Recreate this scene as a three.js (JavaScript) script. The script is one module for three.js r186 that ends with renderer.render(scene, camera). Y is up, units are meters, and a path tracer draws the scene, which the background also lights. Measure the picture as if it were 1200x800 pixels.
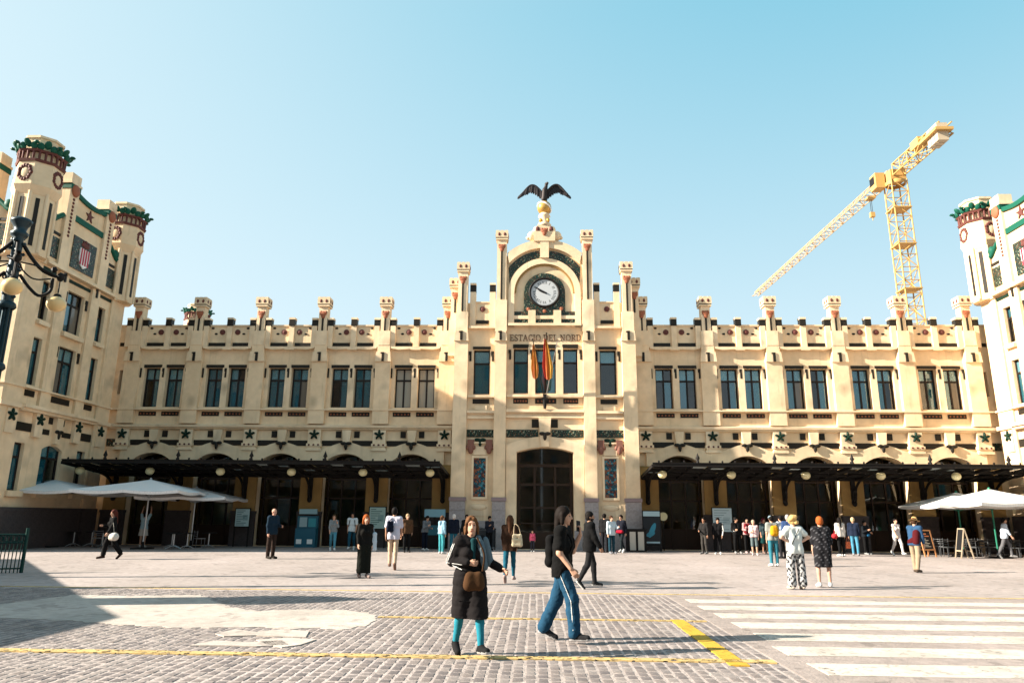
import * as THREE from 'three';
import { mergeGeometries } from 'three/addons/utils/BufferGeometryUtils.js';
import { FontLoader } from 'three/addons/loaders/FontLoader.js';
import { TextGeometry } from 'three/addons/geometries/TextGeometry.js';

// ---------------------------------------------------------------- camera, sky, sun, exposure
const scene = new THREE.Scene();
const FOCAL = 841, CAM = new THREE.Vector3(-0.487, 1.62, 39.88);          // focal length in pixels of the 1200 x 800 photograph
const camera = new THREE.PerspectiveCamera(2 * Math.atan(400 / FOCAL) * 180 / Math.PI, 1.5, 0.1, 900);
camera.position.copy(CAM);
camera.rotation.order = 'YXZ';
camera.rotation.set(0.24074, 0.03437, 0.00871);
camera.updateMatrixWorld();
const renderer = new THREE.WebGLRenderer({ antialias: true });
renderer.toneMapping = THREE.LinearToneMapping;
const EXPOSURE = 3.4;
renderer.toneMappingExposure = EXPOSURE;
renderer.shadowMap.enabled = true;

const SUN_EL = 26 * Math.PI / 180, SUN_AZ = 12.5 * Math.PI / 180;
const sunDir = new THREE.Vector3(-Math.cos(SUN_EL) * Math.cos(SUN_AZ), Math.sin(SUN_EL), Math.cos(SUN_EL) * Math.sin(SUN_AZ));
const sun = new THREE.DirectionalLight(new THREE.Color().setRGB(1, 0.90, 0.76), 5);
sun.target.position.set(0, 4, 10); sun.position.copy(sun.target.position).addScaledVector(sunDir, 120);
sun.castShadow = true; sun.shadow.mapSize.set(4096, 4096); sun.shadow.radius = 1;
Object.assign(sun.shadow.camera, { left: -70, right: 70, top: 50, bottom: -50, near: 1, far: 320 });
scene.add(sun, sun.target);

{ // clear sky: pale at the horizon and towards the sun, deeper blue overhead
  const W = 512, H = 256, data = new Float32Array(W * H * 4), d = new THREE.Vector3();
  const hor = [0.96, 1.06, 1.12], mid = [0.215, 0.595, 0.78], zen = [0.07, 0.32, 0.52], ground = [0.45, 0.40, 0.37];   // as seen, before exposure
  for (let j = 0; j < H; j++) for (let i = 0; i < W; i++) {
    const phi = (i + 0.5) / W * 2 * Math.PI - Math.PI, th = ((j + 0.5) / H - 0.5) * Math.PI;
    d.set(Math.cos(th) * Math.cos(phi), Math.sin(th), Math.cos(th) * Math.sin(phi));
    const e = Math.max(0, d.y), t1 = Math.min(1, e / 0.62), t2 = Math.max(0, (e - 0.62) / 0.38), s = Math.max(0, d.dot(sunDir));
    const k = (j * W + i) * 4, glow = 0.95 * Math.pow(Math.max(0, d.dot(sunDir) + 0.45) / 1.45, 1.7);
    for (let c = 0; c < 3; c++) {
      let v = hor[c] + (mid[c] - hor[c]) * Math.pow(t1, 0.92); v += (zen[c] - mid[c]) * t2;
      v = v + ([0.96, 1.06, 1.10][c] - v) * Math.min(1, glow);
      if (d.y < 0) v = ground[c];
      data[k + c] = v / EXPOSURE;
    }
    data[k + 3] = 1;
  }
  const sky = new THREE.DataTexture(data, W, H, THREE.RGBAFormat, THREE.FloatType);
  sky.mapping = THREE.EquirectangularReflectionMapping; sky.magFilter = THREE.LinearFilter; sky.minFilter = THREE.LinearFilter; sky.needsUpdate = true;
  scene.background = sky; scene.environment = sky;
}

// a pixel of the photograph gives a direction; the ground or a plane gives the distance
function pixelRay(px, py) { return new THREE.Vector3((px - 600) / FOCAL, (400 - py) / FOCAL, -1).applyQuaternion(camera.quaternion); }
function onGround(px, py, h = 0) { const d = pixelRay(px, py), t = (h - CAM.y) / d.y; return CAM.clone().addScaledVector(d, t); }
function onPlane(px, py, z) { const d = pixelRay(px, py), t = (z - CAM.z) / d.z; return CAM.clone().addScaledVector(d, t); }
function groundX(px, z) { return onPlane(px, 645, z).x; }

// ---------------------------------------------------------------- random numbers, noise textures, materials
let seed = 12345;
function rnd() { seed = (seed * 1664525 + 1013904223) >>> 0; return seed / 4294967296; }
function range(a, b) { return a + (b - a) * rnd(); }
function hash(x, y, s) { let n = (x * 374761393 + y * 668265263 + s * 1274126177) | 0; n = Math.imul(n ^ (n >>> 13), 1274126177); return ((n ^ (n >>> 16)) >>> 0) / 4294967296; }
function vnoise(x, y, per, s) {
  const xi = Math.floor(x), yi = Math.floor(y), fx = x - xi, fy = y - yi, u = fx * fx * (3 - 2 * fx), v = fy * fy * (3 - 2 * fy), w = (a) => ((a % per) + per) % per;
  const a = hash(w(xi), w(yi), s), b = hash(w(xi + 1), w(yi), s), c = hash(w(xi), w(yi + 1), s), d = hash(w(xi + 1), w(yi + 1), s);
  return a + (b - a) * u + (c - a) * v + (a - b - c + d) * u * v;
}
function fbm(u, v, base, oct, s) { let t = 0, a = 0.5, n = 0; for (let o = 0; o < oct; o++) { const p = base << o; t += a * vnoise(u * p, v * p, p, s + o); n += a; a *= 0.55; } return t / n; }
function noiseTexture(size, repeat, fn, colour = true) {
  const d = new Uint8Array(size * size * 4);
  for (let j = 0; j < size; j++) for (let i = 0; i < size; i++) {
    const c = fn(i / size, j / size), k = (j * size + i) * 4;
    for (let q = 0; q < 3; q++) d[k + q] = Math.max(0, Math.min(255, 255 * (c.length ? c[q] : c)));
    d[k + 3] = 255;
  }
  const t = new THREE.DataTexture(d, size, size, THREE.RGBAFormat);
  t.wrapS = t.wrapT = THREE.RepeatWrapping; t.magFilter = THREE.LinearFilter; t.minFilter = THREE.LinearMipmapLinearFilter; t.generateMipmaps = true;
  t.repeat.set(1 / repeat, 1 / repeat); if (colour) t.colorSpace = THREE.SRGBColorSpace; t.needsUpdate = true; return t;
}
const C = (r, g, b) => new THREE.Color().setRGB(r, g, b);
const std = (c, rough = 0.9, extra = {}) => new THREE.MeshPhysicalMaterial({ color: c, roughness: rough, specularIntensity: Math.max(c.r, c.g, c.b) < 0.1 ? 0.3 : 0.6, ...extra });
const stuccoMap = noiseTexture(512, 7, (u, v) => { const p = fbm(u, v, 4, 6, 3), q = fbm(u, v, 24, 3, 9), st = fbm(u * 1, v, 8, 2, 21); const dr = fbm(u * 3, v * 0.34, 12, 4, 25), k = 0.86 + 0.17 * p + 0.08 * (q - 0.5) - 0.22 * Math.max(0, st - 0.58) * 2 - 0.30 * Math.max(0, dr - 0.60); return [k, k * (0.975 + 0.03 * p), k * (0.93 + 0.08 * p)]; });
const stuccoBump = noiseTexture(256, 1.6, (u, v) => fbm(u, v, 16, 4, 33), false);
const pavingMap = noiseTexture(1024, 9, (u, v) => { const p = fbm(u, v, 3, 6, 41), q = fbm(u, v, 90, 3, 47), st = fbm(u, v, 6, 4, 53), sp = fbm(u, v, 40, 2, 57); const k = 0.80 + 0.17 * p + 0.16 * (q - 0.5) - 0.22 * Math.max(0, st - 0.6) - (sp > 0.74 ? 0.10 : 0); return [k, k * 0.99, k * (0.975 + 0.02 * p)]; });
const pavingBump = noiseTexture(256, 0.8, (u, v) => fbm(u, v, 32, 3, 61), false);
const stoneMap = noiseTexture(256, 0.6, (u, v) => { const k = 0.78 + 0.22 * fbm(u, v, 8, 5, 71) + 0.12 * (fbm(u, v, 64, 2, 75) - 0.5); return [k, k, k]; });
const stoneBump = noiseTexture(256, 0.5, (u, v) => fbm(u, v, 12, 5, 77), false);
const clothMap = noiseTexture(128, 0.25, (u, v) => { const k = 0.86 + 0.14 * fbm(u, v, 16, 3, 81); return [k, k, k]; });
const paintMap = noiseTexture(512, 3.2, (u, v) => { const p = fbm(u, v, 6, 6, 91), w = fbm(u, v, 48, 3, 95); const k = 0.95 - 0.22 * Math.max(0, p - 0.52) * 2 - (w > 0.66 ? 0.14 : 0); return [k, k * 0.99, k * 0.97]; });
const wearMap = noiseTexture(512, 2.3, (u, v) => { const w = fbm(u, v, 10, 5, 201) * 0.6 + fbm(u, v, 70, 2, 205) * 0.4; return w > 0.77 ? 0.0 : w > 0.74 ? 0.5 : 1; }, false);
const wearMap2 = noiseTexture(512, 1.7, (u, v) => { const w = fbm(u, v, 12, 5, 211) * 0.55 + fbm(u, v, 60, 2, 215) * 0.45; return w > 0.61 ? 0.0 : w > 0.585 ? 0.5 : 1; }, false);
const mosaicMap = noiseTexture(256, 0.9, (u, v) => { const p = fbm(u, v, 20, 2, 101), q = fbm(u, v, 26, 2, 107); if (p > 0.745) return [0.62, 0.62, 0.52]; if (q > 0.735) return [0.55, 0.27, 0.12]; const k = 0.5 + 0.5 * fbm(u, v, 40, 2, 111); return [0.11 * k, 0.24 * k, 0.20 * k]; });

const M = {
  cream: std(C(0.855, 0.66, 0.445), 0.88, { map: stuccoMap, bumpMap: stuccoBump, bumpScale: 0.004 }),
  creamTrim: std(C(0.87, 0.685, 0.475), 0.85, { map: stuccoMap, bumpMap: stuccoBump, bumpScale: 0.003 }),
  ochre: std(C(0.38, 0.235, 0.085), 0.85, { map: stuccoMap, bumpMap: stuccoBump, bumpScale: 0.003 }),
  greyStone: std(C(0.42, 0.37, 0.36), 0.8, { map: stoneMap, bumpMap: stoneBump, bumpScale: 0.004 }),
  darkStone: std(C(0.085, 0.07, 0.068), 0.75, { map: stoneMap, bumpMap: stoneBump, bumpScale: 0.004 }),
  green: std(C(0.006, 0.024, 0.015), 0.5),
  leafGreen: std(C(0.008, 0.085, 0.055), 0.55),
  greenTile: std(C(0.9, 0.9, 0.9), 0.3, { map: mosaicMap }),
  darkTile: std(C(0.020, 0.017, 0.013), 0.45),
  maroon: std(C(0.115, 0.035, 0.028), 0.7),
  terracotta: std(C(0.30, 0.10, 0.05), 0.7),
  gold: std(C(0.62, 0.33, 0.05), 0.35, { metalness: 0.6 }),
  iron: std(C(0.013, 0.011, 0.010), 0.6),
  ironGreen: std(C(0.012, 0.045, 0.038), 0.45, { metalness: 0.3 }),
  steel: std(C(0.45, 0.46, 0.47), 0.3, { metalness: 0.9 }),
  wood: std(C(0.035, 0.020, 0.013), 0.6),
  frame: std(C(0.022, 0.017, 0.014), 0.5),
  glass: new THREE.MeshPhysicalMaterial({ color: C(0.08, 0.50, 0.62), roughness: 0.03, transmission: 0.88, thickness: 0, ior: 1.95, specularColor: C(0.55, 0.95, 1.0) }),  // teal base colour stands in for sky reflected in the panes
  glassUpper: new THREE.MeshPhysicalMaterial({ color: C(0.30, 0.62, 0.70), roughness: 0.10, transmission: 0.75, thickness: 0, ior: 1.9, specularColor: C(0.6, 0.95, 1.0) }),
  glassDeep: new THREE.MeshPhysicalMaterial({ color: C(0.6, 0.62, 0.62), roughness: 0.04, transmission: 1, thickness: 0, ior: 1.6 }),
  glassBlind: new THREE.MeshPhysicalMaterial({ color: C(0.14, 0.12, 0.095), roughness: 0.12, ior: 1.6 }),
  doorGlass: new THREE.MeshPhysicalMaterial({ color: C(0.78, 0.82, 0.82), roughness: 0.03, transmission: 1, thickness: 0, ior: 1.45 }),
  glassPale: new THREE.MeshPhysicalMaterial({ color: C(0.36, 0.33, 0.27), roughness: 0.08, ior: 1.6 }),
  roofGlass: new THREE.MeshPhysicalMaterial({ color: C(0.55, 0.6, 0.58), roughness: 0.3, transmission: 0.35, ior: 1.45, thickness: 0 }),
  white: std(C(0.80, 0.79, 0.76), 0.6),
  black: std(C(0.012, 0.012, 0.013), 0.55),
  yellowPaint: std(C(0.55, 0.335, 0.035), 0.8, { map: paintMap, alphaMap: wearMap, transparent: true }),
  yellowWorn: std(C(0.55, 0.40, 0.17), 0.85, { map: paintMap, alphaMap: wearMap2, transparent: true }),
  whitePaint: std(C(0.55, 0.505, 0.46), 0.8, { map: paintMap, alphaMap: wearMap, transparent: true }),
  paving: std(C(0.415, 0.362, 0.342), 0.9, { map: pavingMap, bumpMap: pavingBump, bumpScale: 0.004 }),
  asphalt: std(C(0.37, 0.315, 0.29), 0.92, { map: pavingMap, bumpMap: pavingBump, bumpScale: 0.006 }),
  mortar: std(C(0.47, 0.41, 0.385), 0.95, { map: pavingMap, bumpMap: pavingBump, bumpScale: 0.01 }),
  concrete: std(C(0.56, 0.50, 0.45), 0.9, { map: pavingMap, bumpMap: pavingBump, bumpScale: 0.004 }),
  craneYellow: std(C(0.52, 0.31, 0.10), 0.6),
  cranePale: std(C(0.54, 0.36, 0.19), 0.6),
  parasolGrey: std(C(0.76, 0.75, 0.74), 0.9, { map: clothMap }),
  parasolWhite: std(C(0.70, 0.69, 0.66), 0.9, { map: clothMap }),
  globe: new THREE.MeshPhysicalMaterial({ color: C(0.82, 0.62, 0.30), roughness: 0.35, transmission: 0.25, thickness: 0 }),
  globePale: new THREE.MeshPhysicalMaterial({ color: C(0.86, 0.76, 0.44), roughness: 0.3, transmission: 0.25, thickness: 0 }),
};

// ---------------------------------------------------------------- geometry builder
const V = (x, y, z) => new THREE.Vector3(x, y, z);
class Build {
  constructor() { this.g = []; }
  add(g) {
    const n = g.index ? g.toNonIndexed() : g;
    for (const k of Object.keys(n.attributes)) if (k !== 'position' && k !== 'normal' && k !== 'color') n.deleteAttribute(k);
    if (!n.attributes.normal) n.computeVertexNormals();
    this.g.push(n); return this;
  }
  box(x0, x1, y0, y1, z0, z1) { const g = new THREE.BoxGeometry(x1 - x0, y1 - y0, z1 - z0); g.translate((x0 + x1) / 2, (y0 + y1) / 2, (z0 + z1) / 2); return this.add(g); }
  poly(pts, z0, z1, holes = []) {
    const s = pts.isShape ? pts : new THREE.Shape(pts.map((p) => new THREE.Vector2(p[0], p[1])));
    for (const h of holes) s.holes.push(h.isPath ? h : new THREE.Path(h.map((p) => new THREE.Vector2(p[0], p[1]))));
    const g = new THREE.ExtrudeGeometry(s, { depth: z1 - z0, bevelEnabled: false, curveSegments: 10 }); g.translate(0, 0, z0); return this.add(g);
  }
  rod(a, b, r0, r1 = r0, seg = 6) {
    const A = a.isVector3 ? a : V(...a), B = b.isVector3 ? b : V(...b), d = B.clone().sub(A), L = d.length();
    const g = new THREE.CylinderGeometry(r1, r0, L, seg, 1); g.translate(0, L / 2, 0);
    g.applyQuaternion(new THREE.Quaternion().setFromUnitVectors(V(0, 1, 0), d.normalize())); g.translate(A.x, A.y, A.z); return this.add(g);
  }
  tube(pts, r, seg = 16, rad = 6) { return this.add(new THREE.TubeGeometry(new THREE.CatmullRomCurve3(pts.map((p) => p.isVector3 ? p : V(...p))), seg, r, rad)); }
  lathe(pts, x = 0, y = 0, z = 0, seg = 16) { const g = new THREE.LatheGeometry(pts.map((p) => new THREE.Vector2(p[0], p[1])), seg); g.translate(x, y, z); return this.add(g); }
  ball(x, y, z, rx, ry = rx, rz = rx, w = 10, h = 7) { const g = new THREE.SphereGeometry(1, w, h); g.scale(rx, ry, rz); g.computeVertexNormals(); g.translate(x, y, z); return this.add(g); }
  lump(x, y, z, rx, ry = rx, rz = rx) { const g = new THREE.IcosahedronGeometry(1, 0); g.scale(rx, ry, rz); g.computeVertexNormals(); g.translate(x, y, z); return this.add(g); }
  disc(x, y, z, r, depth, seg = 14) { const g = new THREE.CylinderGeometry(r, r, depth, seg); g.rotateX(Math.PI / 2); g.translate(x, y, z); return this.add(g); }
  apply(m) { for (const g of this.g) g.applyMatrix4(m); return this; }
  geometry() {
    const g = this.g.length > 1 ? mergeGeometries(this.g) : this.g[0], p = g.attributes.position, n = g.attributes.normal, uv = new Float32Array(p.count * 2);
    for (let i = 0; i < p.count; i++) {
      const ax = Math.abs(n.getX(i)), ay = Math.abs(n.getY(i)), az = Math.abs(n.getZ(i));
      const [a, b] = ax > ay && ax > az ? [p.getZ(i), p.getY(i)] : ay > az ? [p.getX(i), p.getZ(i)] : [p.getX(i), p.getY(i)];
      uv[2 * i] = a; uv[2 * i + 1] = b;
    }
    g.setAttribute('uv', new THREE.BufferAttribute(uv, 2)); return g;
  }
  build(name, mat, parent) { return part(this.geometry(), mat, name, parent); }
}
const B = () => new Build();
function part(geo, mat, name, parent, pos, turn) {
  const m = new THREE.Mesh(geo, mat); m.name = name; m.castShadow = m.receiveShadow = true;
  if (pos) m.position.set(...pos);
  if (turn) m.rotation.y = turn;
  parent.add(m); return m;
}
const taken = {};
function numbered(name) { const n = taken[name] = (taken[name] ?? -1) + 1; return n ? `${name}_${String(n).padStart(3, '0')}` : name; }
function thing(name, label, category, pos = [0, 0, 0], turn = 0, group) {
  const o = new THREE.Group(); o.name = numbered(name); o.position.set(...pos); o.rotation.y = turn; o.userData = { label, category };
  if (group) o.userData.group = group;
  scene.add(o); return o;
}
function tag(o, label, category, group) { o.name = numbered(o.name); o.userData.label = label; o.userData.category = category; if (group) o.userData.group = group; return o; }
function structure(o, label, category) { o.userData.kind = 'structure'; o.userData.label = label; o.userData.category = category; return o; }
function copyOf(o, pos, turn, label, group) {
  const c = o.clone(); c.name = numbered(o.name.replace(/_\d{3}$/, '')); c.position.set(...pos); c.rotation.y = turn; c.userData = { ...o.userData };
  if (label) c.userData.label = label;
  if (group) c.userData.group = group;
  scene.add(c); return c;
}
const arc = (cx, cy, r, a0, a1, n) => Array.from({ length: n + 1 }, (_, i) => { const a = a0 + (a1 - a0) * i / n; return [cx + r * Math.cos(a), cy + r * Math.sin(a)]; });
const rect = (x0, x1, y0, y1) => [[x0, y0], [x0, y1], [x1, y1], [x1, y0]];
// ---------------------------------------------------------------- the ground
{
  const far = part((() => { const g = new THREE.PlaneGeometry(1600, 1600); g.rotateX(-Math.PI / 2); g.translate(0, -0.06, -100); return g; })(), std(C(0.30, 0.26, 0.235), 0.95), 'ground', scene);
  structure(far, 'city ground running to the horizon', 'ground');
  const plaza = B().box(-90, 90, -0.3, 0, -30, 23.1).build('plaza_pavement', M.paving, scene);
  structure(plaza, 'pale pinkish paved plaza in front of the station', 'pavement');
  B().box(-14, 30, -0.02, 0.005, 22.93, 23.07).build('yellow_line', M.yellowWorn, plaza);
  const crossing = B().box(2.36, 90, -0.3, -0.001, 23.1, 70).build('crossing_asphalt', M.asphalt, scene);
  structure(crossing, 'pinkish asphalt of the pedestrian crossing', 'road');
  for (let k = 0; k < 11; k++) {
    const z0 = 23.95 + k * 1.135, x0 = 2.62 + 0.1 * rnd();
    const outline = []; const n = 36;
    for (let i = 0; i <= n; i++) outline.push([x0 + i * 1.1, -(z0 + 0.012 * Math.sin(i * 2.1 + k))]);
    for (let i = n; i >= 0; i--) outline.push([x0 + i * 1.1, -(z0 + 0.66 + 0.012 * Math.sin(i * 1.7 + k * 2))]);
    const g = B().poly(outline, 0, 0.004); g.apply(new THREE.Matrix4().makeRotationX(-Math.PI / 2)); g.build('crossing_stripe', M.whitePaint, crossing);
  }
  const bed = B().box(-90, 2.355, -0.3, -0.0045, 23.1, 70).build('sett_road', M.mortar, scene);
  structure(bed, 'road surface of small grey stone setts', 'road');
  // concrete patch
  const patchPx = [[-160, 713], [0, 708], [85, 697], [150, 698], [236, 697], [255, 706], [275, 712], [300, 716], [352, 714], [402, 715], [432, 718], [444, 724], [428, 733], [400, 738], [372, 736], [330, 737], [310, 734], [250, 735], [200, 735], [130, 731], [80, 727], [0, 724], [-160, 727]];
  const corners = patchPx.map(([a, b]) => { const p = onGround(a, b); return [p.x, p.z]; }), patch = [];
  corners.forEach(([x, z], i) => { const [x2, z2] = corners[(i + 1) % corners.length], n = Math.max(1, Math.round(Math.hypot(x2 - x, z2 - z) / 0.14)); for (let k = 0; k < n; k++) patch.push([x + (x2 - x) * k / n + range(-0.05, 0.05), z + (z2 - z) * k / n + range(-0.07, 0.07)]); });
  const inside = (x, z) => { let c = false; for (let i = 0, j = patch.length - 1; i < patch.length; j = i++) { const [xi, zi] = patch[i], [xj, zj] = patch[j]; if ((zi > z) !== (zj > z) && x < (xj - xi) * (z - zi) / (zj - zi) + xi) c = !c; } return c; };
  const flatPoly = (px, y, name, mat) => { const s = px.map(([x, z]) => [x, -z]); const g = B().poly(s, -0.02, y); g.apply(new THREE.Matrix4().makeRotationX(-Math.PI / 2)); return g.build(name, mat, bed); };
  flatPoly(patch, 0.004, 'concrete_patch', M.concrete);
  for (const q of [[[222, 757], [250, 751], [290, 753], [330, 751], [338, 756], [300, 758], [262, 757]], [[252, 743], [275, 738], [300, 741], [330, 738], [362, 740], [358, 747], [320, 746], [300, 745], [262, 746]], [[300, 750], [340, 748], [370, 750], [352, 756], [330, 759], [310, 755]]])
    flatPoly(q.map(([a, b]) => { const p = onGround(a, b); return [p.x, p.z]; }), 0.011, 'mortar_smear', M.concrete);
  // stones: columns running away from the kerb, cross joints staggered
  const stones = [], W = 0.134;
  for (let i = 0; i < 136; i++) {
    const x = 2.27 - i * W + range(-0.006, 0.006);
    let z = 23.2 + rnd() * 0.2;
    while (z < 33.5) { const L = range(0.165, 0.235); const cz = z + L / 2; if (!inside(x, cz)) stones.push({ x, z: cz, L, w: W - range(0.012, 0.022), y: range(-0.0025, 0.002), tone: Math.floor(rnd() * 5), v: Math.floor(rnd() * 6), rx: range(-0.015, 0.015), rz: range(-0.022, 0.022) }); z += L; }
  }
  const sett = (k) => {
    const j = () => range(-0.09, 0.09), top = [[-0.5, -0.5], [0.5, -0.5], [0.5, 0.5], [-0.5, 0.5]].map(([a, b]) => [a * 0.80 + j() * 0.5, range(-0.10, 0.02), b * 0.86 + j() * 0.4]), low = [[-0.5, -0.5], [0.5, -0.5], [0.5, 0.5], [-0.5, 0.5]].map(([a, b]) => [a * 1.0 + j() * 0.25, -0.55, b * 0.98 + j() * 0.2]), bot = low.map(([a, , c]) => [a, -1.2, c]), c0 = [0, 0.08, 0];
    const P = []; const tri = (a, b, c) => P.push(...a, ...b, ...c);
    for (let i = 0; i < 4; i++) { const n = (i + 1) % 4; tri(c0, top[n], top[i]); tri(top[i], top[n], low[n]); tri(top[i], low[n], low[i]); tri(low[i], low[n], bot[n]); tri(low[i], bot[n], bot[i]); }
    const g = new THREE.BufferGeometry(); g.setAttribute('position', new THREE.BufferAttribute(new Float32Array(P), 3)); g.computeVertexNormals(); return g;
  };
  const variants = Array.from({ length: 6 }, (_, k) => sett(k));
  const tones = [[0.215, 0.182, 0.172], [0.255, 0.218, 0.206], [0.175, 0.15, 0.146], [0.235, 0.197, 0.182], [0.29, 0.25, 0.232]];
  const toneMats = tones.map((t) => std(C(...t), 0.75, { map: stoneMap, bumpMap: stoneBump, bumpScale: 0.006 }));
  const seen = stones.map((s) => { const p = V(s.x, 0, s.z).sub(CAM).applyQuaternion(camera.quaternion.clone().invert()); const px = 600 - FOCAL * p.x / p.z, py = 400 + FOCAL * p.y / p.z; return { s, ok: p.z < 0 && px > 5 && px < 1195 && py < 798, d: -p.z }; });
  const near = new Set(seen.filter((q) => q.ok).sort((a, b) => a.d - b.d).slice(0, 300).map((q) => q.s));
  const uvVariants = variants.map((g) => { const h = g.clone().scale(0.14, 0.024, 0.24); const b = B(); b.add(h); return b.geometry(); });
  const rest = B();
  for (const s of stones) {
    if (near.has(s)) { const m = part(uvVariants[s.v], toneMats[s.tone], 'paving_stone', bed, [s.x, s.y, s.z]); m.scale.set(s.w / 0.14, 1, (s.L - 0.015) / 0.24); m.rotation.set(s.rx, 0, s.rz); }
    else { const g = variants[s.v].clone(); g.scale(s.w, 0.024, s.L - 0.015); g.rotateX(s.rx); g.rotateZ(s.rz); g.translate(s.x, s.y, s.z); g.setAttribute('color', new THREE.Float32BufferAttribute(Array.from({ length: g.attributes.position.count }, () => tones[s.tone]).flat(), 3)); rest.add(g); }
  }
  rest.build('paving_stones', std(C(1, 1, 1), 0.75, { vertexColors: true, map: stoneMap, bumpMap: stoneBump, bumpScale: 0.006 }), bed).userData.kind = 'stuff';
  const line = (x0, x1, z0, z1, mat, name = 'yellow_line') => {
    const n = Math.max(2, Math.round((x1 - x0) / 0.16)), o = [];
    if (x1 - x0 > z1 - z0) { for (let i = 0; i <= n; i++) o.push([x0 + (x1 - x0) * i / n, -(z0 + range(-0.012, 0.012))]); for (let i = n; i >= 0; i--) o.push([x0 + (x1 - x0) * i / n, -(z1 + range(-0.012, 0.012))]); }
    else { const k = 26; for (let i = 0; i <= k; i++) o.push([x0 + range(-0.008, 0.008), -(z0 + (z1 - z0) * i / k)]); for (let i = k; i >= 0; i--) o.push([x1 + range(-0.008, 0.008), -(z0 + (z1 - z0) * i / k)]); }
    const g = B().poly(o, -0.012, 0.012); g.apply(new THREE.Matrix4().makeRotationX(-Math.PI / 2)); g.build(name, mat, bed);
  };
  line(-12, 2.32, 30.62, 30.80, M.yellowWorn); line(-3.1, 1.72, 27.25, 27.37, M.yellowWorn); line(1.73, 1.95, 27.2, 30.99, M.yellowPaint); line(1.99, 2.3, 27.26, 27.36, M.yellowWorn);
}
// ---------------------------------------------------------------- station building: central block and two wings
const BAY = 3.66, PIER0 = 5.58;
const station = thing('station_building', 'long cream station building with clock gable, crested piers and paired windows', 'building');
const geoCache = {};
const once = (key, make) => geoCache[key] ?? (geoCache[key] = make());

function windowUnit(parent, x, y0, y1, w, z, pane = M.glass, style = 'cross') {
  const key = `win${(y1 - y0).toFixed(2)}_${w.toFixed(2)}_${style}`, h = y1 - y0, f = 0.07, tr = h * 0.70;
  const fg = once(key, () => {
    const b = B().box(-w / 2, -w / 2 + f, 0, h, -0.06, 0.05).box(w / 2 - f, w / 2, 0, h, -0.06, 0.05).box(-w / 2 + f, w / 2 - f, 0, f, -0.06, 0.05).box(-w / 2 + f, w / 2 - f, h - f, h, -0.06, 0.05);
    b.box(-w / 2 + f, w / 2 - f, tr - 0.05, tr + 0.05, -0.05, 0.04);
    if (style === 'cross') b.box(-0.045, 0.045, f, tr - 0.05, -0.05, 0.038).box(-0.04, 0.04, tr + 0.05, h - f, -0.05, 0.038);
    return b.geometry();
  });
  const m = part(fg, M.frame, 'window', parent, [x, y0, z]);
  const halves = style === 'cross' ? [-1, 1] : [0];
  for (const s of halves) for (const [a, c] of [[f, tr - 0.05], [tr + 0.05, h - f]]) {
    const pw = style === 'cross' ? w / 2 - f - 0.04 : w - 2 * f;
    const cx = s * (0.04 + pw / 2), cyy = (a + c) / 2, pg = once(`${key}_${s}_${a.toFixed(2)}`, () => B().box(-pw / 2 - 0.01, pw / 2 + 0.01, (a - c) / 2 - 0.01, (c - a) / 2 + 0.01, -0.012, 0.0).geometry());
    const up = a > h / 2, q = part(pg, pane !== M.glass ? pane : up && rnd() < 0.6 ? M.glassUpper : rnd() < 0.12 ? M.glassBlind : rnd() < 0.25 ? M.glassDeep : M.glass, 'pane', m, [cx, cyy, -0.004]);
    q.rotation.set(range(-0.008, 0.008), range(-0.008, 0.008), 0);
  }
  return m;
}
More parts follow.
